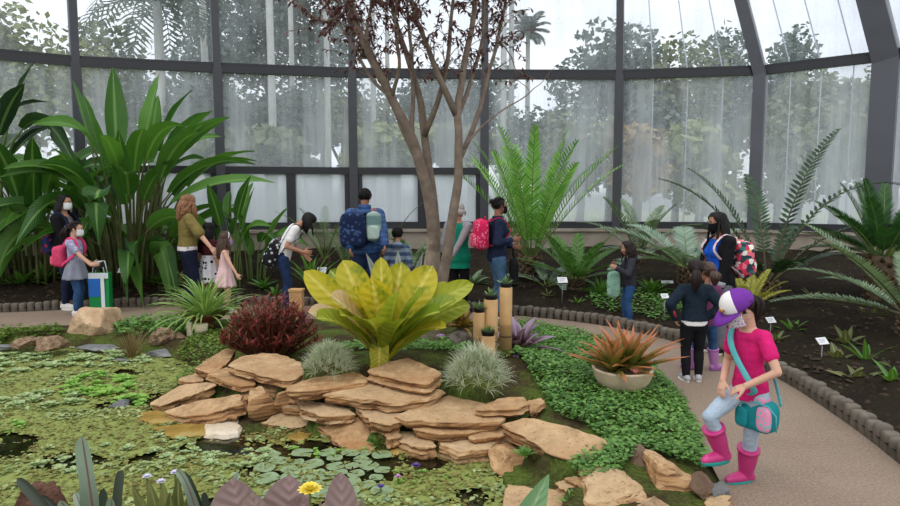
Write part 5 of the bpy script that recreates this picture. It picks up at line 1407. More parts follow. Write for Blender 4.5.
    def legs_vol(s, m, off, frac=1., flare=0., keys='lr', top=1.):
        h = s.h; k_ = .5 + .5 * s.fat
        for k in keys:
            hp, kn, an = s.hip[k], s.knee[k], s.ank[k]
            m.cap(hp, hp.lerp(kn, .5), .053 * h * s.fat + off, .042 * h * k_ + off); m.cap(hp.lerp(kn, .5), kn, .042 * h * k_ + off, .031 * h * k_ + off)
            if frac > .5:
                d = an - kn; back = V((0, -1, 0)); e = kn + d * min(1, (frac - .5) * 2)
                c = kn + d * .3 + s.Fw * -.006 * h
                if frac > .66: m.cap(kn, c, .031 * h * k_ + off, .033 * h * k_ + off); m.cap(c, e, .033 * h * k_ + off, .020 * h + off + flare)
                else: m.cap(kn, e, .031 * h * k_ + off, .033 * h + off)
    def arms_vol(s, m, off, frac=1., keys='lr', cuff=0.):
        h = s.h; k_ = .55 + .45 * s.fat
        for k in keys:
            a, e, w = s.sh[k], s.elb[k], s.wr[k]
            m.cap(s.sp(.86) + (a - s.sp(.88)) * .55, a, .036 * h + off, .032 * h * k_ + off)
            if frac <= .5: m.cap(a, a.lerp(e, frac * 2), .031 * h * k_ + off, .027 * h * k_ + off + cuff)
            else:
                m.cap(a, e, .031 * h * k_ + off, .022 * h * k_ + off); q = e.lerp(w, (frac - .5) * 2)
                m.cap(e, q, .022 * h * k_ + off, (.016 if frac > .9 else .02) * h + off + cuff)
    def hand(s, m, k):
        h = s.h; w, d, n = s.wr[k], s.hd[k], s.pn[k]; sd = d.cross(n).normalized()
        # sd points to thumb or little finger side; thumb side chosen so that the thumb faces forward / inward
        th = sd if (sd.dot(s.Fw) + .3 * sd.dot(V((0, 0, 1)))) > 0 else -sd
        pl = .05 * h; rings = []
        for t, rw, rt in ((-.12, .014, .012), (.15, .017, .011), (.5, .021, .0105), (.85, .0225, .0095), (1.0, .020, .008)):
            c = w + d * pl * t; rings.append([c + th * (math.cos(2 * PI * j / 12) * rw * h) + n * (math.sin(2 * PI * j / 12) * rt * h) for j in range(12)])
        m.loft(rings)
        for i, (off, L, sp_) in enumerate(((.016, .040, .10), (.0055, .045, .03), (-.005, .042, -.04), (-.0152, .033, -.13))):
            p = w + d * pl * .9 + th * off * h; dd = (d + th * sp_).normalized(); r = .0058 * h
            for j, f in enumerate((.45, .32, .23)):
                c = s.curl * (1 + .15 * i) * (.7 if j == 0 else 1); ax = dd.cross(n); dd = (Quaternion(ax, c) @ dd).normalized() if ax.length > 1e-4 else dd
                q = p + dd * L * h * f; m.cap(p, q, r, r * .9, 8); p = q; r *= .92
        p = w + d * pl * .22 + th * .012 * h; dd = (d * .75 + th * .7 + n * .25).normalized()
        for j, (f, r) in enumerate(((.026, .0085), (.020, .0068), (.015, .0058))):
            q = p + dd * f * h; m.cap(p, q, r * h, r * h * .9, 8); p = q; dd = (dd + d * .3 + n * .12 * s.curl).normalized()
    def hp(s, r, f, u): return s.HC + (s.hx * r + s.hf * f + s.hu * u) * s.hh
    def body(s):
        m = M(); h, hh = s.h, s.hh; fr = (s.hx, s.hf, s.hu)
        s.torso(m, 0, -.14, 1.0); s.legs_vol(m, 0); s.arms_vol(m, 0)
        m.cap(s.sp(.93), s.NB + s.spd(1) * .06 * h, .034 * h, .029 * h); m.cap(s.NB, s.hp(0, -.06, -.15), .030 * h, .027 * h)
        for k in 'lr':
            s.hand(m, k); t = s.toe[k]; a = s.ank[k]
            m.cap(a + V((0, 0, -.012 * h)) - t * .012 * h, a + V((0, 0, -.02 * h)) + t * .06 * h, .024 * h, .02 * h); m.cap(a + V((0, 0, -.025 * h)) + t * .05 * h, a + V((0, 0, -.03 * h)) + t * .095 * h, .021 * h, .014 * h)
        E = lambda r, f, u, a, b, c: m.ell(s.hp(r, f, u), (a * hh, b * hh, c * hh), fr, 20, 14)
        E(0, -.05, .12, .335, .42, .375); E(0, .10, -.12, .275, .29, .34); E(0, .17, -.33, .15, .17, .14); E(0, .02, -.22, .24, .22, .2)
        for sg in (-1, 1): E(sg * .34, -.04, -.03, .035, .075, .115); E(sg * .15, .25, -.10, .10, .12, .10); E(sg * .12, .33, .09, .11, .06, .035)
        m.cap(s.hp(0, .36, .02), s.hp(0, .44, -.10), .035 * hh, .052 * hh); 
        for sg in (-1, 1): E(sg * .045, .405, -.115, .036, .036, .03)
        E(0, .365, -.225, .095, .045, .022); E(0, .355, -.265, .08, .045, .028)
        ex = M()
        for sg in (-1, 1):
            ex.ell(s.hp(sg * .125, .325, .02), (.058 * hh, .05 * hh, .034 * hh), fr, 12, 8, 1); ex.ell(s.hp(sg * .125, .352, .018), (.026 * hh, .026 * hh, .027 * hh), fr, 10, 8, 2)
            ex.tube([s.hp(sg * .06, .39, .115), s.hp(sg * .13, .40, .135), s.hp(sg * .2, .355, .11)], [.012 * hh, .018 * hh, .008 * hh], 6, 2)
        remesh(m, 'body', s.skin, s.vox, 4, s.root, extra=(ex, [plain('eye_white', C(235, 232, 226), .3, .02), plain('dark_iris', C(30, 22, 20), .3, .1)]))
    # ---- clothing
    def top(s, name, mat, off=.012, sleeve=.28, s0=0., s1=.97, flare=None, wr=.003, collar=0, cuff=0, parent=None, wscale=14, hood=False):
        m = M(); s.torso(m, off, s0, s1, flare=flare)
        if sleeve > 0: s.arms_vol(m, off, sleeve, cuff=cuff)
        if collar: 
            c = s.sp(.98); d = s.spd(1); m.tube([c - d * .02 * s.h, c + d * collar * s.h], [.042 * s.h + off, .036 * s.h + off * .7], 16)
        if hood: m.ell(s.sp(.97) - s.Fw * .05 * s.h, (.075 * s.h, .04 * s.h, .05 * s.h))
        return remesh(m, name, mat, s.vox * 1.15, 4, s.root, wr, wscale / s.h, seed=len(label_seed))
    def trousers(s, name, mat, off=.008, frac=.97, flare=.004, wr=.003, s1=.2):
        m = M(); s.torso(m, off, -.16, s1); s.legs_vol(m, off, frac, flare)
        return remesh(m, name, mat, s.vox * 1.15, 4, s.root, wr, 16 / s.h)
    def skirt(s, name, mat, z0, s1, r0, folds=9, amp=.012):
        """flared cloth from torso parameter s1 down to height z0 (fraction of h)"""
        m = M(); n = 72; rings = []; top = s.sp(s1)
        for i in range(13):
            t = i / 12; c = top.lerp(V((s.P.x, s.P.y, z0 * s.h)), t); rx = .078 * s.h * s.fat + .008; r = rx + (r0 * s.h - rx) * t ** .8
            rings.append([c + V((math.cos(2 * PI * j / n) * (r + amp * s.h * t * math.sin(folds * 2 * PI * j / n + i * .15)), math.sin(2 * PI * j / n) * (r * .8 + amp * s.h * t * math.sin(folds * 2 * PI * j / n + 1)), 0)) for j in range(n)])
        inner = [[p + (V((s.P.x, s.P.y, p.z)) - p) * .05 for p in r] for r in rings[::-1]]
        m.loft(rings + inner, cap=False); 
        return m.build(name, mat, s.root)
    def shoes(s, mat, sole, boot=0., name='shoe'):
        h = s.h
        for k in 'lr':
            a, t, kn = s.ank[k], s.toe[k], s.knee[k]; sd = t.cross(V((0, 0, 1))); m = M(); z0 = a.z - .05 * h
            g = lambda f, z: V((a.x, a.y, z0)) + t * f * h + V((0, 0, z * h))
            m.cap(g(-.022, .03), g(.03, .03), .028 * h, .028 * h); m.cap(g(.02, .030), g(.085, .024), .030 * h, .024 * h); m.cap(g(.06, .024), g(.10, .020), .026 * h, .019 * h)
            if boot:
                d = (kn - a).normalized(); pts = [a - d * .01 * h, a + d * .02 * h, a + d * boot * .5 * h, a + d * boot * h]
                m.tube(pts, [.034 * h, .037 * h, .044 * h, .05 * h], 20)
            else: m.cap(g(-.02, .035), a + V((0, 0, .0)), .027 * h, .026 * h)
            o = remesh(m, 'boot' if boot else name, mat, s.vox * .8, 3, s.root)
            if boot:
                d = (kn - a).normalized(); e = a + d * boot * h; fx = d.orthogonal().normalized(); fy = d.cross(fx)
                mm = M(); mm.loft([[e + d * dz * h + fx * (math.cos(2 * PI * j / 20) * r * h) + fy * (math.sin(2 * PI * j / 20) * r * h) for j in range(20)] for r, dz in ((.049, -.012), (.053, -.012), (.053, .004), (.047, .004))], cap=True); mm.build('rim', mat, o)
            sm = M(); rings = []
            for dz, sc in ((0, .97), (.004, 1), (.014, 1), (.016, .95)):
                ring = []
                for j in range(24):
                    an = 2 * PI * j / 24; ca, sa = math.cos(an), math.sin(an); L = .082 * h * sc; wd = (.033 + .004 * ca) * h * sc
                    ring.append(g(.036, dz - .001) + t * ca * L + sd * sa * wd)
                rings.append(ring)
            sm.loft(rings); sm.build('sole', sole, o)
    def mask(s, mat, drop=0.):
        m = M(); na, nb = 18, 8; vs = []
        for b in range(nb + 1):
            for a in range(na + 1):
                az = (a / na * 2 - 1) * 1.25; tb = b / nb; u = -.44 + (.42 + .06 * math.cos(az)) * tb - drop
                bul = math.sin(PI * tb) * .06 * max(0, math.cos(az)) ** 2; rf = .345 + bul + .055 * math.sin(PI * min(1, tb * .8 + .2)); rr_ = .30 + .03 * tb
                if b == 0: rf -= .05; rr_ -= .04
                vs.append(s.hp(math.sin(az) * rr_, .06 + math.cos(az) * rf - .06 * (1 - math.cos(az)) * 0, u))
        fs = [(b * (na + 1) + a, b * (na + 1) + a + 1, (b + 1) * (na + 1) + a + 1, (b + 1) * (na + 1) + a) for b in range(nb) for a in range(na)]
        m.add(vs, fs); me = m.mesh('t', mat); o = link('t', me); me = apply_mods(o, [('SOLIDIFY', dict(thickness=.025 * s.hh, offset=1))])
        o = link('face_mask', me, s.root); me.polygons.foreach_set('use_smooth', np.ones(len(me.polygons), dtype=bool))
        sm = M()
        for sg in (-1, 1):
            for du in (-.08, -.36): sm.tube([s.hp(sg * .29, .14, du), s.hp(sg * .335, .02, (du - .05) / 2 - .02), s.hp(sg * .35, -.06, -.02)], .010 * s.hh, 5)
        sm.build('ear_loop', mat, o)
    def hair(s, mat, style='long', L=.3, n=110, thick=.035, side_only=False, curly=0., bang=False):
        """scalp cap plus overlapping locks"""
        hh = s.hh; m = M(); rr = random.Random(len(label_seed) * 7 + 1); capm = M(); nu, nv = 32, 16; vs = []; ok = {}
        for j in range(nv + 1):
            for i in range(nu):
                el = -PI / 2 * .55 + (PI / 2 * 1.55) * j / nv; az = 2 * PI * i / nu
                d = V((math.cos(el) * math.sin(az), math.cos(el) * math.cos(az), math.sin(el)))
                vs.append(s.hp(d.x * .365, -.05 + d.y * .45, .12 + d.z * .405)); ok[len(vs) - 1] = not ((abs(az if az < PI else az - 2 * PI) < 1.15) and (.12 + d.z * .405) < (.33 if abs(az if az < PI else az - 2 * PI) < .9 else .22)) and not ((.12 + d.z * .405) < -.12 and abs(az if az < PI else az - 2 * PI) < 1.9)
        fs = [f for f in ((j * nu + i, j * nu + (i + 1) % nu, (j + 1) * nu + (i + 1) % nu, (j + 1) * nu + i) for j in range(nv) for i in range(nu)) if all(ok[k] for k in f)]
        m.add(vs, fs)
        def scalp(az, el, k=1.0): 
            d = V((math.cos(el) * math.sin(az), math.cos(el) * math.cos(az), math.sin(el))); return s.hp(d.x * .365 * k, -.05 + d.y * .45 * k, .12 + d.z * .40 * k)
        down = V((0, 0, -1))
        if style in ('long', 'bob'):
            for q in range(n):
                az = (1.05 + rr.random() * (PI - 1.05)) * (1 if q % 2 else -1); pts = [scalp(az * .35, 1.35, 1.0)]
                for el in (.95, .5, 0.1, -.25): pts.append(scalp(az * (.55 + .45 * (1.35 - el) / 1.3), el, 1.03 + .03 * rr.random()))
                e = pts[-1]; ln = L * s.h * rr.uniform(.75, 1.0); out = (e - s.HC); out.z = 0; out.normalize(); ph = rr.random() * 6
                # long hair follows the back: keep outside the torso
                for k in range(1, 7):
                    t = k / 6; p = e + down * ln * t + out * (.012 * s.h * math.sin(t * PI)) - s.Fw * (.03 * s.h * t if out.dot(s.Fw) < .2 else -.02 * s.h * t)
                    if curly: p = p + V((math.sin(ph + k * 1.7), math.cos(ph + k * 2.1), 0)) * curly * s.h
                    pts.append(p)
                r = thick * hh * 2.2; m.tube(pts, [r * .5, r * .8, r, r, r] + [r * (1 - .13 * k) for k in range(6)], 5, 0, True, .6)
        else:
            # hair combed to one gathering point, or close-cropped
            if style in ('ponytail', 'bun'):
                gp = s.hp(0, -.50, .12 if style == 'ponytail' else .22)
                for q in range(70):
                    az = (.55 + rr.random() * (PI - .55)) * (1 if q % 2 else -1); el0 = rr.uniform(-.5, 1.3) if abs(az) > 1.3 else rr.uniform(.6, 1.3)
                    a0 = scalp(az, el0, 1.01); pts = [a0]
                    for k in (1, 2, 3):
                        p = a0.lerp(gp, k / 4); c = s.hp(0, -.05, .12); d = p - c; pts.append(c + d.normalized() * max(d.length, .42 * hh))
                    pts.append(gp); m.tube(pts, [.03 * hh, .045 * hh, .045 * hh, .04 * hh, .03 * hh], 5, 0, True, .6)
                if style == 'ponytail':
                    for q in range(46):
                        pts = [gp.copy()]; ln = L * s.h * rr.uniform(.75, 1); o = V((rr.uniform(-1, 1), rr.uniform(-1, 1), 0)) * .032 * s.h; ph = rr.random() * 6
                        for k in range(1, 8):
                            t = k / 7; p = gp - s.hf * (.045 * s.h * math.sin(min(1, t * 1.6) * PI * .6)) + down * ln * t + o * math.sin(PI * min(.93, t * .8 + .12))
                            if curly: p = p + V((math.sin(ph + k * 1.5), math.cos(ph + k * 1.9), 0)) * curly * s.h
                            pts.append(p)
                        m.tube(pts, [.035 * hh, .05 * hh, .055 * hh, .055 * hh, .05 * hh, .042 * hh, .03 * hh, .012 * hh], 5)
                    tie = M(); d = s.hf; c = gp - d * .02 * hh; tie.tube([c + s.hu * .02 * hh + d * .03 * hh, c - d * .03 * hh], [.085 * hh, .085 * hh], 12); tie.build('hair_tie', plain('hair_tie_band', C(70, 40, 60), .7, .1), s.root)
                else:
                    for q in range(26):
                        a = q * 2.4; c = gp - s.hf * .04 * hh; ax = V((rr.uniform(-1, 1), rr.uniform(-1, 1), rr.uniform(-1, 1))).normalized(); b0 = ax.orthogonal().normalized(); b1 = ax.cross(b0)
                        m.tube([c + (b0 * math.cos(k * .7) + b1 * math.sin(k * .7)) * .12 * hh for k in range(8)], .045 * hh, 5)
            else:
                for q in range(260):
                    az = rr.uniform(-PI, PI); lo = .55 if abs(az) < 1.1 else (-.05 if abs(az) < 1.9 else -.5); el = rr.uniform(lo, 1.5); a0 = scalp(az, el, 1.0); a1 = scalp(az * .97, el - .28, 1.06)
                    m.tube([a0, a0.lerp(a1, .5) + (a0 - s.HC).normalized() * .02 * hh, a1], [.03 * hh, .035 * hh, .012 * hh], 5)
        if bang:
            for q in range(16):
                az = -.9 + 1.8 * q / 15; m.tube([scalp(az * .4, 1.3), scalp(az * .8, .9, 1.03), scalp(az, .55, 1.06), scalp(az * 1.1, .35, 1.06)], [.03 * hh, .05 * hh, .045 * hh, .01 * hh], 5, 0, True, .5)
        return m.build('hair', mat, s.root)
    def w(s, p): return s.inv.inverted() @ p
    def backpack(s, label, mats, size=(.30, .17, .42), at=(0, .62), strapmat=None, both=True, group=None, tilt=0, dx=0., extra=None, gap=0.):
        """worn on the back: a thing of its own"""
        wd, dp, ht = size; x = .62; f = s.spd(at[1]).cross(s.X).normalized(); u = s.spd(at[1])
        c = s.sp(at[1]) - f * (.058 * s.h * s.fat + .02 + gap + dp / 2) + s.X * dx - u * ht * .08
        base = c - u * ht / 2; root = empty('backpack', s.w(base), s.rz); tag(root, label, 'backpack', group)
        def rbox(m, c0, sx, sy, sz, n=28):
            rings = []
            for i in range(15):
                t = -1 + 2 * i / 14; k = (1 - abs(t) ** 4.5) ** (1 / 3) if abs(t) < 1 else .0; k = max(k, .12)
                ring = []
                for j in range(n):
                    a = 2 * PI * j / n; ca, sa = math.cos(a), math.sin(a); e = .5
                    ring.append(c0 + s.X * (abs(ca) ** e * (1 if ca > 0 else -1) * sx / 2 * k) + f * (abs(sa) ** e * (1 if sa > 0 else -1) * sy / 2 * k) + u * (t * sz / 2))
                rings.append(ring)
            m.loft(rings)
        O = V((0, 0, 0)) + u * ht / 2
        m = M(); rbox(m, O, wd, dp, ht); remesh(m, 'bag_body', mats[0], .008, 3, root, .004, 14)
        m = M(); rbox(m, O - f * (dp * .5) - u * ht * .18, wd * .8, dp * .35, ht * .46); remesh(m, 'front_pocket', mats[1], .008, 3, root, .003, 16)
        m = M(); t0 = O + u * ht * .46 + f * dp * .3; m.tube([t0 - s.X * .035, t0 - s.X * .025 + u * .04, t0 + s.X * .025 + u * .04, t0 + s.X * .035], .008, 6); m.build('top_handle', mats[-1], root)
        q = lambda p: p - base
        for sg in ((-1, 1) if both else (1,)):
            x0 = s.X * sg * .062 * s.h; r = .058 * s.h * s.fat + .022
            top = s.sp(.93); pts = [O + u * ht * .40 + s.X * sg * wd * .25 + f * dp * .45, q(top + x0 - f * .05 * s.h + u * .012 * s.h), q(top + x0 * 1.05 + u * (.032 * s.h + .012)), q(top + x0 * 1.1 + f * (.048 * s.h + .012) + u * .005 * s.h), q(s.sp(.72) + x0 * 1.25 + f * (r + (.02 * s.h if s.female else 0))), q(s.sp(.5) + x0 * 1.55 + f * r * .6), q(s.sp(.4) + s.X * sg * (.075 * s.h * s.fat + .03)), O - u * ht * .38 + s.X * sg * wd * .42 + f * dp * .3]
            m = M(); m.tube(smooth_line(pts, 2), .021, 8, 0, True, .3); m.build('strap', strapmat or mats[-1], root)
        return root, O, f, u
label_seed = []
def sk(r, g, b): return plain('skin', C(r, g, b), .55, .06, 6, .08, .35)
SK1 = sk(196, 148, 122); SK2 = sk(176, 126, 100); SK3 = sk(150, 104, 82); SK4 = sk(206, 160, 136)
HBLK = plain('black_hair', C(20, 17, 17), .5, .4, 40, .4, .25); HBRN = plain('brown_hair', C(72, 50, 38), .42, .35, 40, .4, .5); HLBR = plain('light_brown_hair', C(142, 98, 66), .45, .3, 30, .4, .5); HDK = plain('dark_brown_hair', C(38, 27, 24), .5, .35, 40, .4, .25); HGR = plain('grey_hair', C(168, 162, 156), .5, .2, 30, .4)
JEAN = cloth('blue_denim', C(52, 82, 122), .3); LJEAN = cloth('light_denim', C(146, 172, 196), .14); NAVY = cloth('navy_cloth', C(34, 42, 66), .25); BLACK = cloth('black_cloth', C(24, 24, 28), .25); DJEAN = cloth('dark_denim', C(38, 54, 88), .3)
WHT = cloth('white_cloth', C(226, 224, 224), .05); BMASK = cloth('black_mask', C(20, 20, 22), .2); WMASK = cloth('white_mask', C(226, 226, 230), .05)
SHB = plain('dark_shoe', C(40, 38, 40), .6, .2); SHW = plain('grey_shoe', C(172, 170, 176), .6, .15); SOLE = plain('white_sole', C(216, 212, 208), .6, .08)
PINK = cloth('hot_pink_cloth', C(210, 36, 112), .14); BPINK = plain('pink_rubber', C(194, 50, 122), .4, .1, 6, .05, .5); TEAL = plain('teal_rubber', C(28, 138, 132), .5, .1); LIL = plain('lilac_rubber', C(176, 116, 178), .4, .1, 6, .05, .5)
# ---------- girl with cap
label_seed.append(1)
gf = G(745, 487)
g = Person('girl in pink T-shirt and purple cap, one pink boot up on a rock', gf, 212, 1.185, SK4, hh=.165, legk=1.05, pelvis=.482, lean=4, fat=.80, shw=.083, bend=6, head=(18, 30, 0), vox=.0036,
    feet={'r': W(722, 452, 3.47), 'l': W(745, 477, 3.56)}, toes={'r': 198, 'l': 194}, wrists={'r': W(723, 380, 3.46), 'l': W(746, 386, 3.32)}, elbow={'r': (.6, -.9, -.2), 'l': (-1, -.35, -.2)}, palm={'r': (-.2, -.3, -1), 'l': (.1, -.6, -1)}, hd={'l': (.75, .35, -.45), 'r': (-.1, .4, -.8)}, curl=.3)
g.top('t_shirt', PINK, .010, .26, -.12, .95, wr=.004, flare=(.45, .014), cuff=.004)
g.trousers('jeans', cloth('pale_jeans', C(158, 178, 196), .2, C(174, 190, 204), 'marl', 14), .007, .93, .004, .004)
g.shoes(BPINK, TEAL, .145)
g.hair(HDK, 'ponytail', .17)
g.mask(cloth('patterned_mask', C(214, 206, 216), .05, C(150, 120, 160), 'spots', 60))
# cap
CAPW = cloth('cap_white', C(232, 228, 226), .05); CAPP = cloth('cap_purple', C(112, 52, 148), .12)
hh = g.hh; m = M(); nu, nv = 40, 12; vs = []; 
for j in range(nv + 1):
    el = -.12 + (PI / 2 + .12) * j / nv
    for i in range(nu):
        az = 2 * PI * i / nu; d = V((math.cos(el) * math.sin(az), math.cos(el) * math.cos(az), math.sin(el)))
        vs.append(g.hp(d.x * .43, -.04 + d.y * .50, .15 + d.z * (.44 + .03 * math.cos(az))))
fs = []; mi = []
for j in range(nv):
    for i in range(nu):
        fs.append((j * nu + i, j * nu + (i + 1) % nu, (j + 1) * nu + (i + 1) % nu, (j + 1) * nu + i)); a = (i + .5) / nu * 2 * PI; a = a if a < PI else a - 2 * PI; mi.append(0 if abs(a) < .95 else 1)
m.add(vs, fs); m.mi = mi
o = link('t', m.mesh('t', [CAPW, CAPP])); me = apply_mods(o, [('SOLIDIFY', dict(thickness=.018 * hh, offset=1))])
cap_ = link('cap', me, g.root); cap_['label'] = 'purple baseball cap with white front panel'
m = M(); rows = []
for i in range(17):
    az = -1.05 + 2.1 * i / 16; inn = g.hp(math.sin(az) * .43, -.04 + math.cos(az) * .5, .10); k = math.cos(az * 1.35); out = g.hp(math.sin(az) * .47, -.04 + math.cos(az) * .5 + max(0, .40 * k ** .7 if k > 0 else 0), .085 - .09 * max(0, k)); rows.append((inn, inn.lerp(out, .5) + g.hu * .02 * hh, out))
m.add([p for r in rows for p in r], [(i * 3 + k, i * 3 + k + 1, i * 3 + k + 4, i * 3 + k + 3) for i in range(16) for k in (0, 1)])
o = link('t', m.mesh('t', CAPP)); me = apply_mods(o, [('SOLIDIFY', dict(thickness=.03 * hh, offset=0))]); link('brim', me, cap_)
m = M()  # round stitched emblem on the white panel
for k, (r, f, u, rad, mi_) in enumerate(((.0, .475, .27, .11, 0), (-.07, .475, .285, .045, 1), (.07, .475, .26, .05, 2), (.0, .492, .22, .04, 1))):
    c = g.hp(r, f - .04 * (r * 10) ** 2 * .3, u); m.ell(c, (rad * hh, .02 * hh, rad * .7 * hh), (g.hx, g.hf, g.hu), 12, 6, mi_)
m.build('emblem', [plain('emblem_gold', C(206, 160, 84), .6, .2), plain('emblem_brown', C(120, 76, 66), .6, .2), plain('emblem_rose', C(214, 120, 130), .6, .2)], cap_)
m = M(); m.ell(g.hp(0, -.04, .60), (.03 * hh, .03 * hh, .02 * hh), (g.hx, g.hf, g.hu)); m.build('button', CAPP, cap_)
# shoulder bag
BTEAL = cloth('teal_nylon', C(34, 140, 146), .12); BT2 = cloth('light_teal_nylon', C(96, 180, 186), .12); BPK = cloth('bag_pink', C(226, 150, 180), .1, C(120, 190, 196), 'spots', 40)
bc = W(760, 414, 3.42); root = empty('shoulder_bag', (bc.x, bc.y, bc.z - .115), math.radians(-62)); tag(root, 'teal shoulder bag with pink details hanging at the girl\'s hip', 'bag')
def sbox(sx, sy, sz, c0, e=.4, n=32, rows=15, p=4.):
    rings = []
    for i in range(rows):
        t = -1 + 2 * i / (rows - 1); k = max(.15, (1 - abs(t) ** p) ** .4 if abs(t) < 1 else 0)
        rings.append([V(c0) + V((abs(math.cos(2 * PI * j / n)) ** e * (1 if math.cos(2 * PI * j / n) > 0 else -1) * sx / 2 * k, abs(math.sin(2 * PI * j / n)) ** e * (1 if math.sin(2 * PI * j / n) > 0 else -1) * sy / 2 * k, t * sz / 2)) for j in range(n)])
    m = M(); m.loft(rings); return m
o = remesh(sbox(.19, .115, .20, (0, 0, .11)), 'bag_body', BTEAL, .006, 3, root, .002, 20)
o = remesh(sbox(.085, .04, .15, (.0, 0, 0), .6), 'front_panel', BPK, .005, 2, root); o.location = (.06, -.052, .11)
o = remesh(sbox(.13, .10, .05, (0, 0, 0), .5), 'lid_panel', BPK, .005, 2, root); o.location = (-.01, -.01, .205)
o = remesh(sbox(.08, .035, .12, (0, 0, 0), .6), 'side_pocket', BTEAL, .005, 2, root); o.location = (-.07, -.062, .09)
m = M(); m.tube([V((-.085, -.066, .04)), V((-.09, -.068, .15)), V((-.03, -.067, .195)), V((.09, -.064, .195)), V((.117, -.03, .14)), V((.117, -.02, .05))], .004, 6); m.build('zipper', BT2, root)
inv = (Matrix.Translation(root.location) @ Matrix.Rotation(math.radians(-62), 4, 'Z')).inverted()
fq = g.spd(.7).cross(g.X).normalized(); pr = [g.sp(.93) + g.X * .065 * g.h + g.spd(1) * (.045 * g.h), g.sp(.90) + g.X * .060 * g.h + fq * (.062 * g.h), g.sp(.72) + g.X * .035 * g.h + fq * (.062 * g.h + .030), g.sp(.5) - g.X * .005 * g.h + fq * (.066 * g.h + .030), g.sp(.25) - g.X * .06 * g.h + fq * (.062 * g.h + .034), g.sp(.10) - g.X * .085 * g.h + fq * (.055 * g.h + .034)]
pw = [inv @ g.w(p) for p in pr] + [V((-.12, -.02, .19))]
m = M(); m.tube(smooth_line(pw, 2), .017, 8, 0, True, .25); m.build('strap', BT2, root)
pr2 = [g.sp(.93) + g.X * .065 * g.h + g.spd(1) * (.045 * g.h), g.sp(.9) + g.X * .05 * g.h - fq * .06 * g.h, g.sp(.6) - g.X * .01 * g.h - fq * (.06 * g.h + .03), g.sp(.25) - g.X * .07 * g.h - fq * (.058 * g.h + .03)]
m = M(); m.tube(smooth_line([inv @ g.w(p) for p in pr2] + [V((.11, .02, .19))], 2), .017, 8, 0, True, .25); m.build('strap', BT2, root)
m = M(); m.box(pw[-2] * .5 + pw[-1] * .5, (.035, .02, .04)); m.build('buckle', plain('grey_buckle', C(70, 110, 120), .4, .1), root)
# ---------- woman in blue top
label_seed.append(1)
p = Person('woman in cobalt blue top, black cardigan and grey jeans, black mask', W(716, 353, 6.6), 188, 1.53, SK2, female=True, fat=1.22, head=(0, 16, 0), wrists={'l': W(712, 326, 6.4), 'r': W(690, 300, 6.7)}, elbow={'l': (-.6, -1, 0), 'r': (1, -.4, 0)})
p.top('blue_top', cloth('cobalt_cloth', C(28, 84, 190), .15), .012, 0, -.1, .93)
cb = M(); cb2 = p
m = M(); p.torso(m, .026, -.22, .95, bust=False); p.arms_vol(m, .016, .97)
o = remesh(m, 'cardigan', BLACK, .009, 4, None, .004, 10)
# cardigan hangs open: cut the front away
bm = bmesh.new(); bm.from_mesh(o.data); kill = []
for f_ in bm.faces:
    c = f_.calc_center_median(); q = c - p.sp(.5); 
    if q.dot(p.Fw) > .03 and abs(q.dot(p.X)) < .125 and c.z > p.P.z - .3: kill.append(f_)
bmesh.ops.delete(bm, geom=kill, context='FACES'); bm.to_mesh(o.data); bm.free(); o.parent = p.root
m = M(); p.arms_vol(m, .018, 1.0); 
m = M()
for k in 'lr': d = (p.wr[k] - p.elb[k]).normalized(); m.tube([p.wr[k] - d * .06, p.wr[k] - d * .005], [.044, .04], 14)
m.build('cuff', cloth('grey_cuff', C(150, 150, 160), .1), p.root)
p.trousers('grey_jeans', cloth('grey_denim', C(112, 114, 122), .2), .008, .98, .006); p.shoes(SHB, SOLE); p.hair(HBLK, 'long', .26, 120); p.mask(BMASK)
p.backpack('floral multicoloured backpack on the woman in cobalt blue', [cloth('floral_pack', C(48, 66, 76), 0, C(214, 60, 90), 'floral', 22), cloth('pink_floral_pack', C(216, 52, 96), 0, C(70, 150, 150), 'floral', 26), cloth('white_strap', C(226, 214, 216), .1, C(206, 70, 110), 'spots', 40)], (.32, .2, .42), (0, .55))
# ---------- girl with ponytail, hands on hips
label_seed.append(1)
yb = 5.62; ft = G(692, 381)
p = Person('girl with ponytail seen from behind, dark jacket, hands on hips', ft, 84, 1.115, SK1, hh=.17, head=(14, 4, 0), wrists={'l': W(676, 319, 5.55), 'r': W(707, 317, 5.55)}, elbow={'l': (-1, -.6, 0), 'r': (1, -.6, 0)}, palm={'l': (1, .2, 0), 'r': (-1, .2, 0)}, hd={'l': (.2, .5, -.8), 'r': (-.2, .5, -.8)})
p.top('white_shirt', WHT, .014, 0, -.02, .8); p.top('jacket', cloth('bottle_navy_jacket', C(28, 40, 52), .3), .022, .94, .10, .98, wr=.004, collar=.02)
m = M()
for k in 'lr': m.tube([p.sh[k].lerp(p.elb[k], .95) - p.Fw * .03, p.elb[k].lerp(p.wr[k], .5) - p.Fw * .034, p.elb[k].lerp(p.wr[k], .8) - p.Fw * .03], .012, 6)
m.build('sleeve_stripe', cloth('red_stripe', C(196, 60, 60), .1), p.root)
p.trousers('black_leggings', BLACK, .010, .98, .003, s1=.02); p.shoes(SHW, SOLE); p.hair(HDK, 'ponytail', .2)
# ---------- child in lilac boots
label_seed.append(1)
p = Person('small child in lilac rubber boots mostly hidden behind ponytail girl', G(705, 372), 110, 1.06, SK2, hh=.175, head=(10, 5, 0), wrists={}, feet={'l': W(693, 366, 5.95), 'r': W(714, 367, 5.92)}, toes={'r': 15, 'l': 150})
p.top('purple_top', cloth('plum_cloth', C(110, 60, 92), .2), .013, .9, -.1, .96); p.trousers('jeans', JEAN, .008, .9, .003); p.shoes(LIL, plain('dark_lilac_sole', C(140, 84, 146), .5, .1), .15); p.hair(HBRN, 'ponytail', .14)
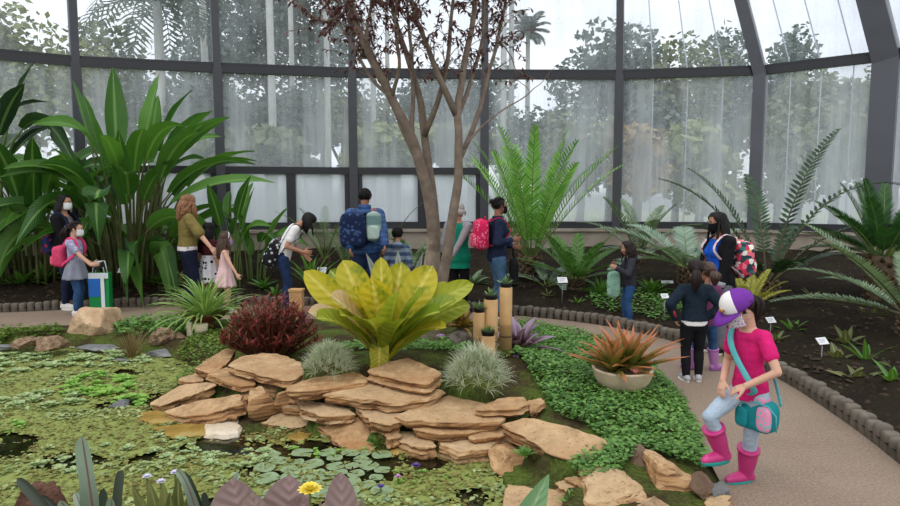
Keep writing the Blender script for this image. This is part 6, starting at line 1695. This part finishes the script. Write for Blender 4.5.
# ---------- child in jeans with mint bag
label_seed.append(1)
p = Person('child with long dark hair and jeans, holding a mint bag in the bed', W(628, 327, 8.0), 178, 1.12, SK2, hh=.165, head=(0, 14, 0), wrists={'l': W(617, 268, 7.85), 'r': W(616, 265, 8.1)}, elbow={'l': (-.5, -.6, -1), 'r': (.5, -.6, -1)}, palm={'l': (1, 0, -.3), 'r': (-1, 0, -.3)}, z=0)
p.top('charcoal_jacket', cloth('charcoal_cloth', C(52, 52, 60), .25), .018, .95, -.08, .97, hood=True); p.trousers('jeans', cloth('mid_denim', C(50, 84, 130), .25), .008, .98, .004); p.shoes(SHB, SOLE); p.hair(HDK, 'long', .2, 130, curly=.008)
q = W(614, 266, 7.95); root = empty('bag', (q.x, q.y, q.z - .42)); tag(root, 'mint green cloth bag held by the child in jeans', 'bag')
m = sbox(.17, .09, .36, (0, 0, .18), .7, p=6.); remesh(m, 'bag_body', cloth('mint_cloth', C(132, 170, 152), .15), .007, 3, root, .008, 12)
m = M(); m.tube([V((-.05, 0, .34)), V((-.03, 0, .43)), V((.03, 0, .43)), V((.05, 0, .34))], .009, 6); m.build('handle', cloth('mint_cloth', C(132, 170, 152), .15), root)
# ---------- woman with pink backpack
label_seed.append(1)
p = Person('woman in navy jacket and blue jeans with black mask, seen in profile', W(497, 316, 8.6), 8, 1.675, SK3, hh=.14, female=True, fat=1.12, head=(-14, 4, 0), wrists={'r': W(512, 240, 8.45), 'l': W(512, 246, 8.75)}, elbow={'r': (.4, -1, -.3), 'l': (-.4, -1, -.3)}, palm={'r': (-1, 0, .2)}, hd={'r': (.0, 1, .1)})
p.top('navy_jacket', NAVY, .018, .95, -.12, .97, wr=.005, collar=.03)
m = M(); k = 'r'; sdv = p.X * .045
m.tube([p.sh[k] + sdv * 1.05, p.sh[k].lerp(p.elb[k], .5) + sdv * .98, p.elb[k] + sdv * .85], .012, 6, 0, True, .5); m.build('sleeve_stripe', cloth('pale_stripe', C(196, 198, 208), .05), p.root)
p.trousers('blue_jeans', cloth('washed_denim', C(72, 102, 132), .25), .01, .98, .006); p.shoes(SHB, SOLE); p.hair(HBLK, 'bun', .1); p.mask(BMASK)
p.backpack('bright pink patterned backpack on the woman in navy', [cloth('pink_pack', C(222, 40, 92), .1, C(238, 130, 160), 'spots', 26), cloth('rose_pack', C(226, 66, 112), .1, C(244, 170, 186), 'spots', 30), cloth('pink_strap', C(216, 36, 90), .1)], (.33, .2, .44), (0, .66), gap=.01)
q = W(514, 256, 8.5); root = empty('tote_bag', (q.x, q.y, q.z - .45)); tag(root, 'black tote hanging from the forearm of the woman in navy', 'bag')
remesh(sbox(.12, .3, .42, (0, 0, .22), .6, p=6.), 'bag_body', BLACK, .01, 3, root, .008, 9); m = M(); m.tube([V((0, -.06, .42)), V((-.02, -.04, .56)), V((-.02, .04, .56)), V((0, .06, .42))], .01, 6); m.build('handle', BLACK, root)
# ---------- person in green tabard
label_seed.append(1)
p = Person('person in long green vest with grey sleeves behind the slender tree', W(458, 314, 8.9), 60, 1.60, SK2, head=(-24, 6, 0), fat=1.08, wrists={'r': W(451, 258, 8.6)}, elbow={'r': (1, -.6, 0)})
p.top('grey_shirt', cloth('grey_marl', C(150, 146, 150), .1), .012, .96, .0, .95); p.top('green_vest', cloth('emerald_cloth', C(22, 130, 104), .15), .026, .0, -.30, .97, flare=(.3, .045), wr=.006); p.trousers('black_trousers', BLACK, .009, .98, .004); p.shoes(SHB, SHB); p.hair(HGR, 'bob', .05, 90); p.mask(WMASK)
# ---------- man in blue jacket
label_seed.append(1)
p = Person('man in quilted blue jacket seen from behind with two bags', W(366, 315, 9.0), 92, 1.80, SK3, fat=1.22, head=(0, 12, 0), wrists={'l': W(350, 252, 8.6), 'r': W(385, 248, 8.6)}, elbow={'l': (-1, -.6, 0), 'r': (1, -.6, 0)})
t = NT('quilted_blue'); v = t.coord(); sx = t.add('SeparateXYZ'); t.link(v, sx.inputs[0]); wv = t.math('SINE', t.math('MULTIPLY', sx.outputs[2], 95)); n = t.noise(v, 8, 4)
c = t.ramp(n, [(.3, C(20, 50, 96)), (.7, C(38, 84, 142))]); MQ = t.done(t.principled(c, .5, t.bump(wv, .35, .012), .4))
p.top('quilted_jacket', MQ, .035, .97, -.1, .98, wr=.006, collar=.05); p.trousers('navy_jeans', DJEAN, .012, .98, .006); p.shoes(SHB, SHB); p.hair(HBLK, 'short')
p.backpack('navy camouflage backpack on the man in blue jacket', [cloth('navy_camo', C(28, 40, 72), 0, C(60, 82, 120), 'spots', 16), cloth('navy_camo', C(28, 40, 72), 0, C(60, 82, 120), 'spots', 16), NAVY], (.37, .2, .54), (0, .58), dx=-.14, both=False, gap=.02)
p.backpack('small mint and grey backpack slung on the right of man in blue', [cloth('mint_grey', C(150, 172, 164), .1, C(110, 140, 140), 'stripe', 4.), cloth('pale_mint', C(176, 196, 186), .1), cloth('coral_strap', C(206, 110, 100), .1)], (.22, .14, .44), (0, .66), dx=.15, both=False, gap=.02)
# ---------- boy beside him
label_seed.append(1)
p = Person('boy in grey-blue striped hoodie seen from behind beside the man', W(398, 316, 8.95), 88, 1.24, SK1, hh=.165, head=(0, 5, 0))
p.top('striped_hoodie', cloth('blue_grey_stripe', C(70, 88, 116), .1, C(132, 146, 164), 'stripe', 9.), .018, .95, -.08, .97, hood=True); p.trousers('navy_trousers', NAVY, .009, .98); p.shoes(SHB, SOLE); p.hair(HBLK, 'short')
# ---------- woman in white T-shirt
label_seed.append(1)
p = Person('woman in white T-shirt bending forward with a patterned bag on back', W(286, 312, 8.9), 12, 1.60, SK2, female=True, lean=16, bend=34, head=(-10, 34, 0), wrists={'r': W(303, 252, 8.75), 'l': W(305, 256, 9.05)}, elbow={'r': (.3, -.6, -1), 'l': (-.3, -.6, -1)}, palm={'r': (-1, 0, 0)}, hd={'r': (0, 1, -.1)})
p.top('t_shirt', WHT, .014, .3, -.1, .95, wr=.005); p.trousers('blue_jeans', DJEAN, .009, .98, .004); p.shoes(SHB, SOLE); p.hair(HBLK, 'long', .13, 110)
p.backpack('black and white patterned bag slung on the bending woman', [cloth('black_white_pattern', C(32, 32, 36), 0, C(196, 196, 200), 'spots', 18), cloth('black_white_pattern', C(32, 32, 36), 0, C(196, 196, 200), 'spots', 18), cloth('black_white_strap', C(40, 40, 44), 0, C(206, 206, 210), 'spots', 24)], (.34, .17, .44), (0, .10), gap=-.05)
q = W(297, 312, 8.3); q.z = 0; root = empty('wooden_box', (q.x, q.y, 0)); tag(root, 'tan wooden box post in front of the bending woman', 'box')
m = M(); m.box((0, 0, .2), (.17, .14, .44)); m.build('box_body', plain('tan_wood', C(196, 152, 104), .7, .15), root, False); m = M(); m.box((0, 0, .43), (.19, .16, .025)); m.build('lid', plain('tan_wood', C(196, 152, 104), .7, .15), root, False)
# ---------- woman in olive blouse
label_seed.append(1)
p = Person('woman with long wavy light brown hair in olive blouse, arm round child', W(190, 307, 9.2), 35, 1.72, SK4, female=True, fat=1.08, head=(-16, 10, 0), wrists={'r': W(212, 249, 8.95), 'l': W(206, 240, 9.5)}, elbow={'r': (.6, -.8, -.3), 'l': (-.6, -.8, -.3)}, palm={'r': (-1, 0, -.2)})
p.top('olive_blouse', cloth('olive_cloth', C(122, 108, 62), .15), .022, .46, .12, .96, wr=.007, cuff=.014); p.top('floral_waist_cloth', cloth('white_floral', C(216, 210, 212), 0, C(120, 110, 130), 'spots', 26), .02, 0, .02, .16)
p.trousers('navy_trousers', cloth('ink_trousers', C(26, 32, 52), .2), .012, .98, .008); p.shoes(SHB, SHB); p.hair(HLBR, 'long', .17, 130, curly=.012)
# ---------- girl in pink dress
label_seed.append(1)
p = Person('little girl in pale pink dress and headband with lilac mask', W(226, 309, 8.95), 22, 1.17, SK4, hh=.165, head=(-8, 10, 0), wrists={'r': W(237, 275, 8.75)}, elbow={'r': (.8, -.8, 0)})
PD = cloth('pale_pink_cloth', C(226, 190, 190), .06); p.top('dress_bodice', PD, .012, .0, .1, .92); p.skirt('dress_skirt', PD, .33, .28, .155); p.shoes(SHW, SOLE); p.hair(HBRN, 'long', .26, 120, curly=.003); p.mask(cloth('lilac_mask', C(172, 140, 188), .08))
m = M(); m.tube([p.hp(math.sin(a) * .40, .1, .12 + math.cos(a) * .44) for a in [-1.6 + 3.2 * k / 14 for k in range(15)]], .035 * p.hh, 8, 0, True, .5); m.build('headband', WHT, p.root)
# ---------- child in floral dress
label_seed.append(1)
p = Person('dark-haired child in black and white floral dress before the olive woman', W(210, 306, 9.35), 60, 1.30, SK1, hh=.16, head=(-10, 14, 0))
FD = cloth('black_white_floral', C(206, 204, 210), 0, C(40, 38, 46), 'spots', 16); p.top('dress_bodice', cloth('dark_red_bodice', C(70, 30, 38), .2), .013, .3, .15, .95); p.skirt('dress_skirt', FD, .30, .42, .15); p.shoes(SHB, SOLE); p.hair(HBLK, 'long', .2, 110)
# ---------- woman in black
label_seed.append(1)
p = Person('woman with long black hair, black cardigan and white mask at left', W(69, 312, 9.25), -6, 1.72, SK1, female=True, fat=1.05, head=(8, 8, 0), wrists={'r': W(72, 262, 9.1)}, elbow={'r': (.6, -1, 0)})
p.top('grey_top', cloth('grey_knit', C(122, 120, 126), .1), .012, 0, -.1, .93); p.trousers('dark_jeans', cloth('ink_denim', C(30, 38, 62), .25), .009, .98); p.shoes(SOLE, SOLE); p.hair(HBLK, 'long', .16, 110); p.mask(WMASK)
m = M(); p.torso(m, .03, -.42, .95, bust=False); p.arms_vol(m, .018, .97); o = remesh(m, 'cardigan', BLACK, .010, 4, None, .005, 9); bm = bmesh.new(); bm.from_mesh(o.data); kill = []
for f_ in bm.faces:
    c = f_.calc_center_median(); q = c - p.sp(.5)
    if q.dot(p.Fw) > .05 and abs(q.dot(p.X)) < .06: kill.append(f_)
bmesh.ops.delete(bm, geom=kill, context='FACES'); bm.to_mesh(o.data); bm.free(); o.parent = p.root
p.backpack('dark blue and red bag on the back of the woman in black', [cloth('blue_red_pack', C(40, 52, 96), 0, C(170, 50, 70), 'spots', 12), cloth('red_pack', C(150, 44, 64), .2), NAVY], (.26, .15, .32), (0, .22), gap=.03)
# ---------- girl with pink backpack
label_seed.append(1)
p = Person('girl in grey dress over jeans with dark ponytail and white mask', W(78, 314, 8.75), 4, 1.34, SK4, hh=.155, head=(-4, 12, 0), wrists={'r': W(94, 268, 8.62), 'l': W(93, 264, 8.9)}, elbow={'r': (.3, -.7, -1), 'l': (-.3, -.7, -1)}, palm={'r': (-1, 0, .2)}, hd={'r': (-.1, 1, .1), 'l': (.1, 1, .1)})
p.top('dress_bodice', cloth('lavender_print', C(150, 154, 186), 0, C(200, 186, 206), 'spots', 30), .014, .3, .05, .95); p.skirt('dress_skirt', cloth('grey_skirt_cloth', C(132, 136, 150), .1), .39, .3, .145, 7); p.trousers('blue_jeans', JEAN, .006, .98, .003); p.shoes(SOLE, SOLE); p.hair(HDK, 'ponytail', .2, curly=.005); p.mask(WMASK)
p.backpack('pink quilted backpack on the girl in grey dress', [cloth('rose_pink_pack', C(206, 70, 108), .15), cloth('rose_pink_pack2', C(220, 96, 128), .12), cloth('rose_strap', C(222, 70, 120), .1)], (.27, .17, .32), (0, .5))
q = W(97, 266, 8.76); m = M(); m.box((0, 0, 0), (.075, .012, .14)); o = m.build('phone', plain('dark_phone', C(34, 34, 40), .3, .1), None, False); o.location = q + V((.02, 0, .0)); o.rotation_euler = (0, 1.2, .1); tag(o, 'dark phone in the hands of the girl in grey dress', 'phone')
q = W(102, 313, 8.85); root = empty('shopping_bag', (q.x, q.y, 0.0), .12); tag(root, 'blue, white and green shopping bag standing beside the girl in grey dress', 'bag')
def slab(x0, x1, z0, z1, th, y): m = M(); m.box(((x0 + x1) / 2, y, (z0 + z1) / 2), (x1 - x0, th, z1 - z0)); return m
m = M(); rings = []
for z, sx, sy in ((0, .26, .14), (.3, .27, .13), (.60, .28, .10)): rings.append([V((a * sx / 2, b * sy / 2, z)) for a, b in ((-1, -1), (-.3, -1.06), (.3, -.95), (1, -1), (1.02, 0), (1, 1), (0, 1), (-1, 1), (-1.03, 0))])
m.loft(rings); m.build('bag_body', plain('green_plastic', C(20, 132, 66), .4, .12, 4), root, False)
slab(-.135, .02, .26, .52, .006, -.072).build('blue_panel', plain('blue_plastic', C(36, 104, 186), .4, .12, 4), root, False); slab(.03, .08, .02, .58, .006, -.073).build('white_stripe', plain('white_plastic', C(216, 222, 226), .4, .05), root, False); slab(-.135, .135, .52, .60, .006, -.066).build('white_band', plain('white_plastic', C(216, 222, 226), .4, .05), root, False)
m = M()
for y in (-.05, .05): m.tube([V((-.08, y, .6)), V((-.05, y, .76)), V((.05, y, .76)), V((.08, y, .6))], .008, 6)
m.build('handle', plain('white_plastic', C(216, 222, 226), .4, .05), root)
# ---------- plant labels
MSG = plain('label_white', C(226, 228, 232), .5, .03); MPO = plain('label_stake', C(150, 150, 150), .5, .1, 4, .05, .2, .6)
MTX = plain('label_print', C(120, 122, 128), .6, .05)
for lab, px, top, bot, wpx, hpx, rz in (('white plant label on a stake left of the heliconia clump', 124, 270, 294, 9, 6, .0), ('white plant label near the bending woman', 322, 270, 285, 9, 6, 0), ('white plant label in centre bed below the green cycad', 562, 280, 304, 10, 6, .1), ('white plant label by the low groundcover left of the ponytail girl', 664, 296, 322, 8, 5, .2), ('white plant label just right of the purple cap', 770, 320, 338, 10, 6, .3), ('white plant label in the right-hand bed near the kerb', 821, 341, 366, 13, 7, .35), ('small white plant label flat on the bed behind ponytail girl', 667, 282, 287, 12, 3, 0)):
    p0 = on_ground(px, bot); k = p0.y / F; tz = W(px, top, p0.y).z - p0.z; root = empty('plant_label', p0, rz); tag(root, lab, 'label', None)
    m = M(); m.tube([V((0, 0, -.08)), V((0, 0, tz))], .006, 6); m.build('stake', MPO, root)
    w_, h_ = wpx * k, max(.05, hpx * k * 1.15); tl = Matrix.Rotation(.8, 3, 'X'); m = M(); m.box((0, 0, tz), (w_, h_, .006), tl); o = m.build('plate', MSG, root, False)
    m = M()
    for r in range(3): m.box(V((0, 0, tz)) + tl @ V((-.05 * w_ * r, h_ * (.22 - .2 * r), .0036)), (w_ * (.7 - .1 * r), h_ * .05, .001), tl)
    m.build('print_lines', MTX, root, False)

bpy.data.scenes.remove(TMP)
